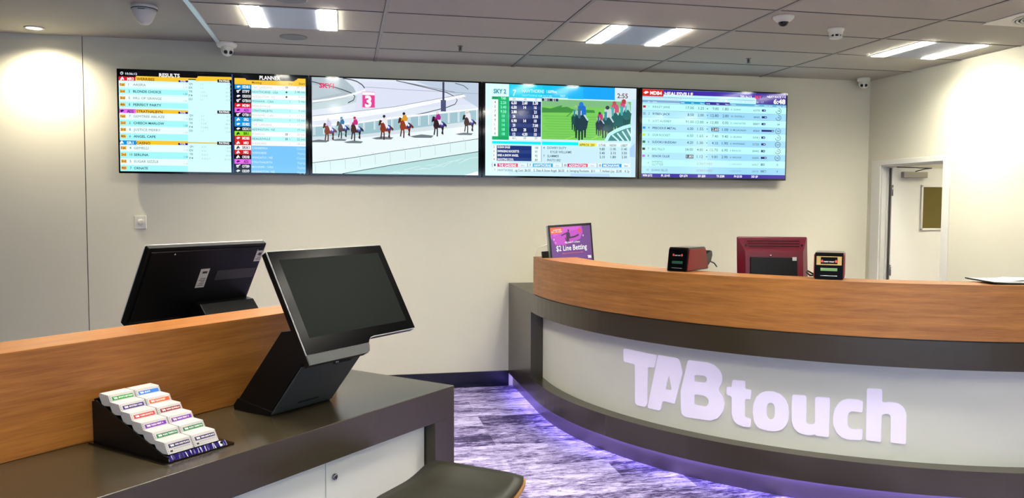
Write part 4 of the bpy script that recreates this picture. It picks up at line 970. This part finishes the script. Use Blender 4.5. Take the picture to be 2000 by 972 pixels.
# ================================================================== BETTING SLIP RACK
RA, RB = -1.171, .083     # rack's left / front position on the counter
rk = thing('slip_rack', 'black stepped rack for betting slips beside the timber divider', 'rack', CW(RA, RB, .93), U)
b = MB(); b.prism([(-.012, -.003), (.208, -.003), (.213, .002), (.226, .355), (.220, .362), (-.012, .362), (-.017, .357), (-.017, .002)], 'z', .0005, .004, .0005); b.done('base_plate', M['black_gloss'], rk)
side = [(.004, .004), (.358, .004), (.362, .120), (.340, .125), (.030, .018), (.004, .016)]
for x in (0.0, .170): MB().prism(side, 'x', x, x + .004, .0005).done('side_panel', M['black_satin'], rk)
MB().box(.004, .170, .352, .356, .004, .128).done('back_panel', M['black_satin'], rk)
b = MB()
for i in range(6): b.prism([(.020 + .0522 * i, .004), (.072 + .0522 * i, .004), (.072 + .0522 * i, .012 + .019 * i), (.020 + .0522 * i, .008 + .019 * i)], 'x', .004, .170)
b.done('steps', M['black_satin'], rk)
b = MB(); n = 44; pts = []
for i in range(n + 1): pts.append((.002 + .186 * i / n, -.001 + .0030 * math.sin(i * 2.3) + .0016 * math.sin(i * 5.1)))
vs = []
for i, (x, y) in enumerate(pts): vs += [(x, y + .0015, .0045), (x + .002 * math.sin(i), .0095 + .3 * y, .0175 + .0015 * math.sin(i * 3.7))]
b._add(vs, [(2 * i, 2 * i + 2, 2 * i + 3, 2 * i + 1) for i in range(n)], True); b.done('purple_film_lip', M['purple_film'], rk)

TABL = []
for k in 'TAB': TABL += [LET[k]]
def tab_logo(x, y, h):
    out_v, out_f = [], []
    for loops in TABL:
        vs, fs = fill_polys([[((px - 1.126) / .35 * h + x, (py - .345) / .35 * h + y) for px, py in lp] for lp in loops])
        o = len(out_v); out_v += vs; out_f += [tuple(o + i for i in f) for f in fs]
    return out_v, out_f
def slip_stack(col, row, cname, cc, word, label, prev=[None]):
    """col 0 left, 1 right; row 0 front .. 5 back"""
    x0 = .0065 + col * .0825; w = .079; yf = .030 + .0522 * row; zt = .050 + .0190 * row
    t = thing('betting_slip_stack', label, 'betting slips', CW(RA + x0, RB + yf, .93), U, 'stacks of betting slips in the rack')
    jit = random.uniform(-.001, .001)
    pr = [(-.018, -.030 + zt), (.000 + jit, zt), (.042, zt + .001), (.046, zt - .006), (.028, zt - .034)]
    b = MB(); b.prism(pr, 'x', 0, w, .0008); b.done('slips', M['paper_edge'], t)
    d = Vector((0, .018 + jit, .030)).normalized(); nn = Vector((0, -.030, .018 + jit)).normalized()
    F = Matrix.Translation((0, -.018, -.030 + zt)) @ Matrix((Vector((1, 0, 0)), d, nn)).transposed().to_4x4()
    b = MB(); b.T = F; b.box(.009, .073, .0165, .0275, -.0002, .0005); bd = b.done('title_band', colmat('band_' + cname, cc), t)
    T = F @ Matrix.Translation((0, 0, .0008))
    bm = MB(); bm.T = T; v, f = tab_logo(.013, .0192, .0056); bm._add([(x, y, 0) for x, y in v], f)
    vs, fs, tw = text_geo(word, .03); wd = min(.043, tw * .0042); xx = .028
    bm._add([(xx + a * wd / tw, .0200 + b_ * .0042, 0) for a, b_ in vs], fs); bm.done('title', M['paper'], bd)
    b = MB(); b.T = F
    for k in range(6): b.box(.0022, .0048, .003 + .0052 * k, .0042 + .0052 * k, 0, .0004); b.box(.0755, .0775, .003 + .0052 * k, .0042 + .0052 * k, 0, .0004)
    b.box(.009, .0165, .0048, .0098, 0, .0004)
    b.done('timing_marks', M['ink'], t)
    b = MB(); b.T = F
    for k in range(11): b.box(.021 + .0047 * k, .0236 + .0047 * k, .0105, .0132, 0, .0004)
    for k in range(11): b.box(.0215 + .0047 * k, .0228 + .0047 * k, .0035, .0062, 0, .0004) if k < 6 else None
    b.done('fine_print', M['ink_soft'], t)
    return t
NV, GR, PU, RE, MA, OR, BL, GB = (44, 24, 84), (14, 112, 66), (108, 26, 150), (200, 36, 34), (130, 14, 30), (226, 84, 24), (24, 110, 206), (22, 142, 52)
stk = [(0, 0, 'navy', NV, 'WIN AND PLACE', 'stack of betting slips with a navy title band, front row, left of the pair'),
       (1, 0, 'navy', NV, 'WIN AND PLACE', 'stack of betting slips with a navy title band, front row, right of the pair'),
       (0, 1, 'green', GR, 'FLEXI TRIFECTA', 'stack of betting slips with a dark green band, left column, second row'),
       (1, 1, 'green', GR, 'FLEXI TRIFECTA', 'stack of betting slips with a dark green band, right column, second row'),
       (0, 2, 'purple', PU, 'FLEXI FIRST 4', 'stack of betting slips with a purple band, left column, third row'),
       (1, 2, 'purple', PU, 'FLEXI FIRST 4', 'stack of betting slips with a purple band, right column, third row'),
       (0, 3, 'red', RE, 'FLEXI EXACTA', 'stack of betting slips with a bright red band'),
       (1, 3, 'maroon', MA, 'FLEXI QUINELLA', 'stack of betting slips with a dark maroon band'),
       (0, 4, 'indigo', (52, 22, 110), 'MYSTERY WIN', 'stack of betting slips with an indigo mystery bet band, second row from the back'),
       (1, 4, 'orange', OR, 'FLEXI DUET', 'stack of betting slips with an orange band'),
       (0, 5, 'bright_green', GB, 'SPORTS BETTING', 'stack of betting slips with a bright green band at the back left'),
       (1, 5, 'blue', BL, 'MULTI', 'stack of betting slips with a blue band at the back right')]
for s_ in stk: slip_stack(*s_)

# ================================================================== THINGS ON THE RECEPTION DESK
def basis(origin, xdir):
    return math.atan2(xdir[1], xdir[0])
def printer(label, loc, rz, side_mat, lcd, W_=.15, side_cover=True):
    """ticket printer: local x = width, -y = front, z up; origin front-left-bottom"""
    t = thing('ticket_printer', label, 'printer', loc, rz, 'red and black ticket printers on the desk')
    prof = [(0, .002), (.022, .136), (.032, .146), (.235, .146), (.252, .138), (.290, .004)]
    MB().prism(prof, 'x', .006, W_ - .006, .003).done('body', M['black_gloss'], t)
    sp = [(.010, .008), (.030, .128), (.040, .136), (.230, .137), (.246, .128), (.282, .010)]
    for x0, x1 in ((0, .007), (W_ - .007, W_)): MB().prism(sp, 'x', x0, x1, .002).done('side_cover', side_mat, t)
    d = Vector((0, .022, .134)).normalized(); nn = Vector((0, -.134, .022)).normalized()
    F = Matrix.Translation((0, 0, .002)) @ Matrix((Vector((1, 0, 0)), d, nn)).transposed().to_4x4()
    def fb(name, m, x0, x1, y0, y1, h=.0025):
        b = MB(); b.T = F; b.box(x0, x1, y0, y1, -.001, h, .0006); return b.done(name, m, t)
    if lcd is M['green_lcd']: fb('front_frame', M['amber'], .014, W_ - .014, .078, .126, .0015)
    fb('window', M['lens'], .036, W_ - .036, .084, .122, .003)
    fb('lcd', lcd, .036, W_ - .036, .046, .062)
    lip = fb('paper_slot', M['silver'], .036, W_ - .036, .018, .0205, .004)
    s_ = lettering('window_text', [('INSERT TICKET', .052, .093, .006, W_ - .104, .02)], M['paper'], t, F, .0033)
    b = MB(); b.T = F
    for x in (.043, W_ - .043): b.prism([(x - .005, .092), (x + .005, .092), (x + .005, .099), (x + .008, .099), (x, .108), (x - .008, .099), (x - .005, .099)], 'z', .003, .0034)
    b.done('arrow_marks', colmat('arrow_red', (226, 70, 60)), t)
    return t
p1 = printer('red-sided ticket printer on the timber ledge, left of the crimson monitor', (1.935, -2.40, 1.2265), math.radians(-52), M['red2'], M['green_lcd2'], .142)
b = MB(); q = []
for k in range(9): a = k / 8; q.append((.225 + .075 * math.sin(a * math.pi * .5), .05 + .065 * a))
b.prism([(.26, .025), (.34, .022), (.375, .045), (.395, .085), (.387, .112), (.367, .116), (.332, .098), (.26, .085)], 'x', .03, .115, .004)
b.done('paper_chute', M['black_gloss'], p1)
MB().tube([(.09, .36, .04), (.10, .40, .042), (.11, .43, .030), (.115, .455, .006)], .004, 8).done('power_cord', M['cable_b'], p1)
p2 = printer('black-fronted ticket printer with a lit green display, right of the crimson monitor', (2.522, -3.052, 1.2265), math.atan2(-.58, .81), M['red2'], M['green_lcd'], .157)
MB().tube([(-.001, .12, .012), (-.022, .10, .012), (-.040, .09, .030), (-.036, .115, .036), (-.016, .14, .022), (-.001, .15, .014)], .005, 8).done('power_cord', M['cable_b'], p2)

# crimson monitor seen from behind
mo = thing('monitor', 'crimson point-of-sale monitor seen from behind on the reception desk', 'monitor', (2.57, -2.56, .76), math.atan2(-.30, .95))
T = Matrix.Translation((0, 0, .29)) @ Matrix.Rotation(math.radians(-9), 4, 'X')
b = MB(); b.T = T; b.box(-.212, .212, .012, .030, 0, .395, .008, 3); sh = b.done('screen_shell', M['red'], mo)
b = MB(); b.T = T; b.box(-.19, .19, .0298, .0312, .03, .37); b.done('display', M['lcd_off'], sh)
b = MB(); b.T = T      # raised tapered back
o_, i_ = [(-.208, .005), (.208, .005), (.208, .388), (-.208, .388)], [(-.170, .03), (.170, .03), (.172, .295), (-.172, .295)]
b._add([(x, .014, z) for x, z in o_] + [(x, -.040, z) for x, z in i_], [(0, 1, 5, 4), (1, 2, 6, 5), (2, 3, 7, 6), (3, 0, 4, 7), (4, 5, 6, 7)])
b.done('rear_shell', M['red'], sh)
b = MB(); b.T = T @ Matrix.Translation((0, -.0135, .340)) @ Matrix.Rotation(math.radians(-30), 4, 'X')
for k in range(3): b.box(-.158 + .004 * k, .158 - .004 * k, -.0145, -.0115, .018 - .020 * k, .022 - .020 * k)
b.done('vent_slots', M['black_plastic'], sh)
b = MB(); b.T = T @ Matrix.Translation((0, -.0135, .340)) @ Matrix.Rotation(math.radians(-30), 4, 'X')
for x in (-.168, .168): b.lathe([(.007, -.012), (.007, -.016), (.004, -.016), (.001, -.013)], 16, c=(x, 0, -.012), axis='y')
b.done('shell_screws', M['black_plastic'], sh)
b = MB(); b.T = T; b.box(-.145, .135, -.052, -.0395, .04, .262, .004); rb = b.done('connector_cover', M['black_satin'], sh)
b = MB(); b.T = T; b.box(.105, .130, -.054, -.050, .24, .262, .001); b.done('port_label', M['sticker'], rb)
b = MB(); b.T = T; b.lathe([(.007, -.0395), (.007, -.045), (.001, -.046)], 14, c=(-.02, 0, .272), axis='y'); b.done('centre_screw', M['steel'], sh)
MB().box(-.03, .03, -.01, .012, .01, .34, .004).done('stand_neck', M['black_satin'], mo)
MB().lathe([(.12, 0), (.12, .008), (.10, .014), (.001, .016)], 32).done('stand_foot', M['black_satin'], mo)

# promotional display at the far end of the desk
yawt = math.radians(19)
tb = thing('promotional_display', 'slim silver-backed display with a purple betting advert at the far end of the desk', 'screen', (1.755, -1.05, .782), yawt)
TT = Matrix.Translation((-.226, 0, .385)) @ Matrix.Rotation(math.radians(-2.6), 4, 'Y') @ Matrix.Rotation(math.radians(85), 4, 'X') @ Matrix.Scale(1.13, 4)
b = MB(); b.T = TT; b.box(0, .362, 0, .272, -.030, -.004, .006); th = b.done('housing', M['silver'], tb)
b = MB(); b.T = TT; b.box(.001, .361, .001, .271, -.0045, 0, .002); b.done('bezel', M['black_gloss'], th)
c = Canvas([(345, 268), (1192, 160), (1222, 790), (378, 850)], .332, .238); c.zoom(0, 0, 1)
c.poly([(300, 100), (1300, 100), (1300, 900), (300, 900)], (112, 66, 140))
c.poly([(345, 200), (990, 150), (1020, 300), (960, 420), (640, 540), (440, 560), (380, 470), (345, 420)], (200, 80, 200)); c.poly([(345, 300), (700, 180), (980, 160), (930, 250), (600, 330), (400, 420)], (214, 92, 214))
c.poly([(345, 262), (605, 250), (570, 350), (345, 378)], (236, 106, 70)); c.poly([(910, 240), (970, 232), (995, 300), (930, 310)], (230, 80, 90))
c.text('GUARANTEED', 398, 306, 562, 20, WHT, .02); c.text('NRL + AFL ODDS', 366, 342, 576, 20, WHT, .02)
c.line([(390, 380), (390, 480), (430, 560), (520, 600)], 7, (80, 40, 120))
D1 = (62, 34, 74)
c.ell(708, 290, 17, 24, D1); c.poly([(660, 330), (700, 312), (735, 330), (745, 395), (700, 420), (660, 400)], D1); c.line([(690, 335), (640, 350), (560, 388)], 20, D1)
c.poly([(660, 380), (720, 385), (720, 470), (700, 510), (662, 500)], D1); c.line([(700, 420), (790, 402), (850, 385), (928, 348)], 30, D1); c.line([(670, 480), (650, 450), (640, 415)], 16, D1)
for x, y, r_ in ((412, 462, 10), (446, 516, 8), (1026, 358, 12)): c.ell(x, y, r_, r_ * 1.5, (240, 200, 250), 8)
c.text('NRL Round 10 - all Games', 630, 503, 948, 27, WHT, .02)
_old = c.text
def slanted(c, t_, x0, y0, x1, y1, h, cc, bold, sh=.18):
    """text whose measured baseline runs with the display's own horizontal"""
    c.text(t_, x0, y0, x1, h, cc, bold)
slanted(c, '$2 Line Betting', 452, 612, 1102, 590, 88, WHT, .012)
c.text('Back your favourite or lose your head', 572, 690, 1012, 22, (236, 110, 110), .01)
v, f = tab_logo(0, 0, 1.0); sx_ = (c.m(1198, 745)[0] - c.m(1112, 745)[0]) / 2.12; oy = c.m(1112, 768)
for tri in f: c.raw([(oy[0] + v[i][0] * sx_, oy[1] + v[i][1] * sx_ * 1.3) for i in tri], WHT, c.lv + 1)
c.done('display', th, TT @ Matrix.Translation((.015, .017, .0004)))
MB().prism([(.03, 0), (.13, 0), (.10, .012), (.05, .45), (.035, .45)], 'x', -.08, .08, .002).done('stand', M['black_satin'], tb)
b = MB(); b.T = TT; b.box(-.052, -.006, .04, .10, -.028, -.008, .003); b.done('plug_adapter', M['black_plastic'], th)
b = MB(); b.tube([(1.66, -.90, 1.30), (1.56, -.90, 1.315), (1.49, -.905, 1.29), (1.465, -.907, 1.2), (1.462, -.907, 1.05), (1.464, -.905, .936)], .004, 8)
tag(b.done('white_cable', M['cable_w']), 'thin cream cable looping down beside the left end of the timber upstand', 'cable')

# clip folder on the ledge at the right edge of the picture
fo = thing('document_folder', 'black document folder with white papers lying on the timber ledge, far right', 'folder', (3.40, -3.37, 1.2265), math.radians(-14))
MB().prism([(-.10, .010), (-.085, .005), (.0, .0005), (.30, .0005), (.30, .0075), (.0, .0075), (-.085, .0115), (-.10, .0155)], 'y', -.145, .12).done('cover', M['black_satin'], fo)
MB().prism([(-.085, .0120), (0, .0080), (.28, .0080), (.28, .0100), (.12, .0125), (-.085, .0130)], 'y', -.120, .11).done('papers', M['paper'], fo)
MB().prism([(.02, .0132), (.08, .020), (.25, .017), (.25, .0180), (.08, .021)], 'y', -.10, .08).done('loose_sheet', M['paper'], fo)

# ================================================================== STOOL
st = thing('bar_stool', 'black-padded stool with a bent plywood seat at the counter corner', 'stool', CW(-.43, -.305, 0), U + .1)
def sect(off):
    prof = []
    for k in range(17):
        x = -.175 + .35 * k / 16; z = .685 + .036 * max(0, (x - .0) / .175) ** 2.0 + .006 * max(0, (-x - .08) / .1) ** 2
        prof.append((x, z + off))
    return prof
def shell(z0, z1, inset, name, m, edge=0):
    b = MB(); lo_, hi = sect(z0), sect(z1); n = len(lo_); yy = []
    rows_ = 9; V = []
    def yw(x): return (.195 - inset) * (1 - .06 * (abs(x) / .175) ** 8)
    grid = {}
    for lv, S_ in ((0, lo_), (1, hi)):
        for i, (x, z) in enumerate(S_):
            xs_ = x * (1 - inset / .175)
            for j in range(rows_):
                y = -yw(x) + 2 * yw(x) * j / (rows_ - 1); e = abs(2 * j / (rows_ - 1) - 1)
                zz = z - (.006 * e ** 6 if lv and edge else 0) - (.006 * (abs(x) / .175) ** 8 if lv and edge else 0)
                grid[(lv, i, j)] = len(V); V.append((xs_, y, zz))
    F = []
    for i in range(n - 1):
        for j in range(rows_ - 1):
            F.append((grid[1, i, j], grid[1, i + 1, j], grid[1, i + 1, j + 1], grid[1, i, j + 1])); F.append((grid[0, i, j], grid[0, i, j + 1], grid[0, i + 1, j + 1], grid[0, i + 1, j]))
        for j in (0, rows_ - 1): F.append((grid[0, i, j], grid[0, i + 1, j], grid[1, i + 1, j], grid[1, i, j]))
    for j in range(rows_ - 1):
        for i in (0, n - 1): F.append((grid[0, i, j], grid[0, i, j + 1], grid[1, i, j + 1], grid[1, i, j]))
    b._add(V, F, bool(edge)); return b.done(name, m, st)
shell(-.012, 0.0, 0.0, 'seat_shell', M['ply'])
shell(0.0005, .022, .006, 'seat_pad', M['pleather'], 1)
for sx in (-1, 1):
    for sy in (-1, 1):
        MB().tube([(sx * .11, sy * .12, .672), (sx * .13, sy * .14, .5), (sx * .18, sy * .19, .005)], .011, 10).done('leg', M['darksteel'], st)
b = MB(); r_ = .163
b.tube([(-r_, -r_ - .01, .22), (r_, -r_ - .01, .22)], .008, 8); b.tube([(-r_, r_ + .01, .22), (r_, r_ + .01, .22)], .008, 8)
b.tube([(-r_, -r_ - .01, .22), (-r_, r_ + .01, .22)], .008, 8); b.tube([(r_, -r_ - .01, .22), (r_, r_ + .01, .22)], .008, 8)
b.done('foot_rail', M['darksteel'], st)
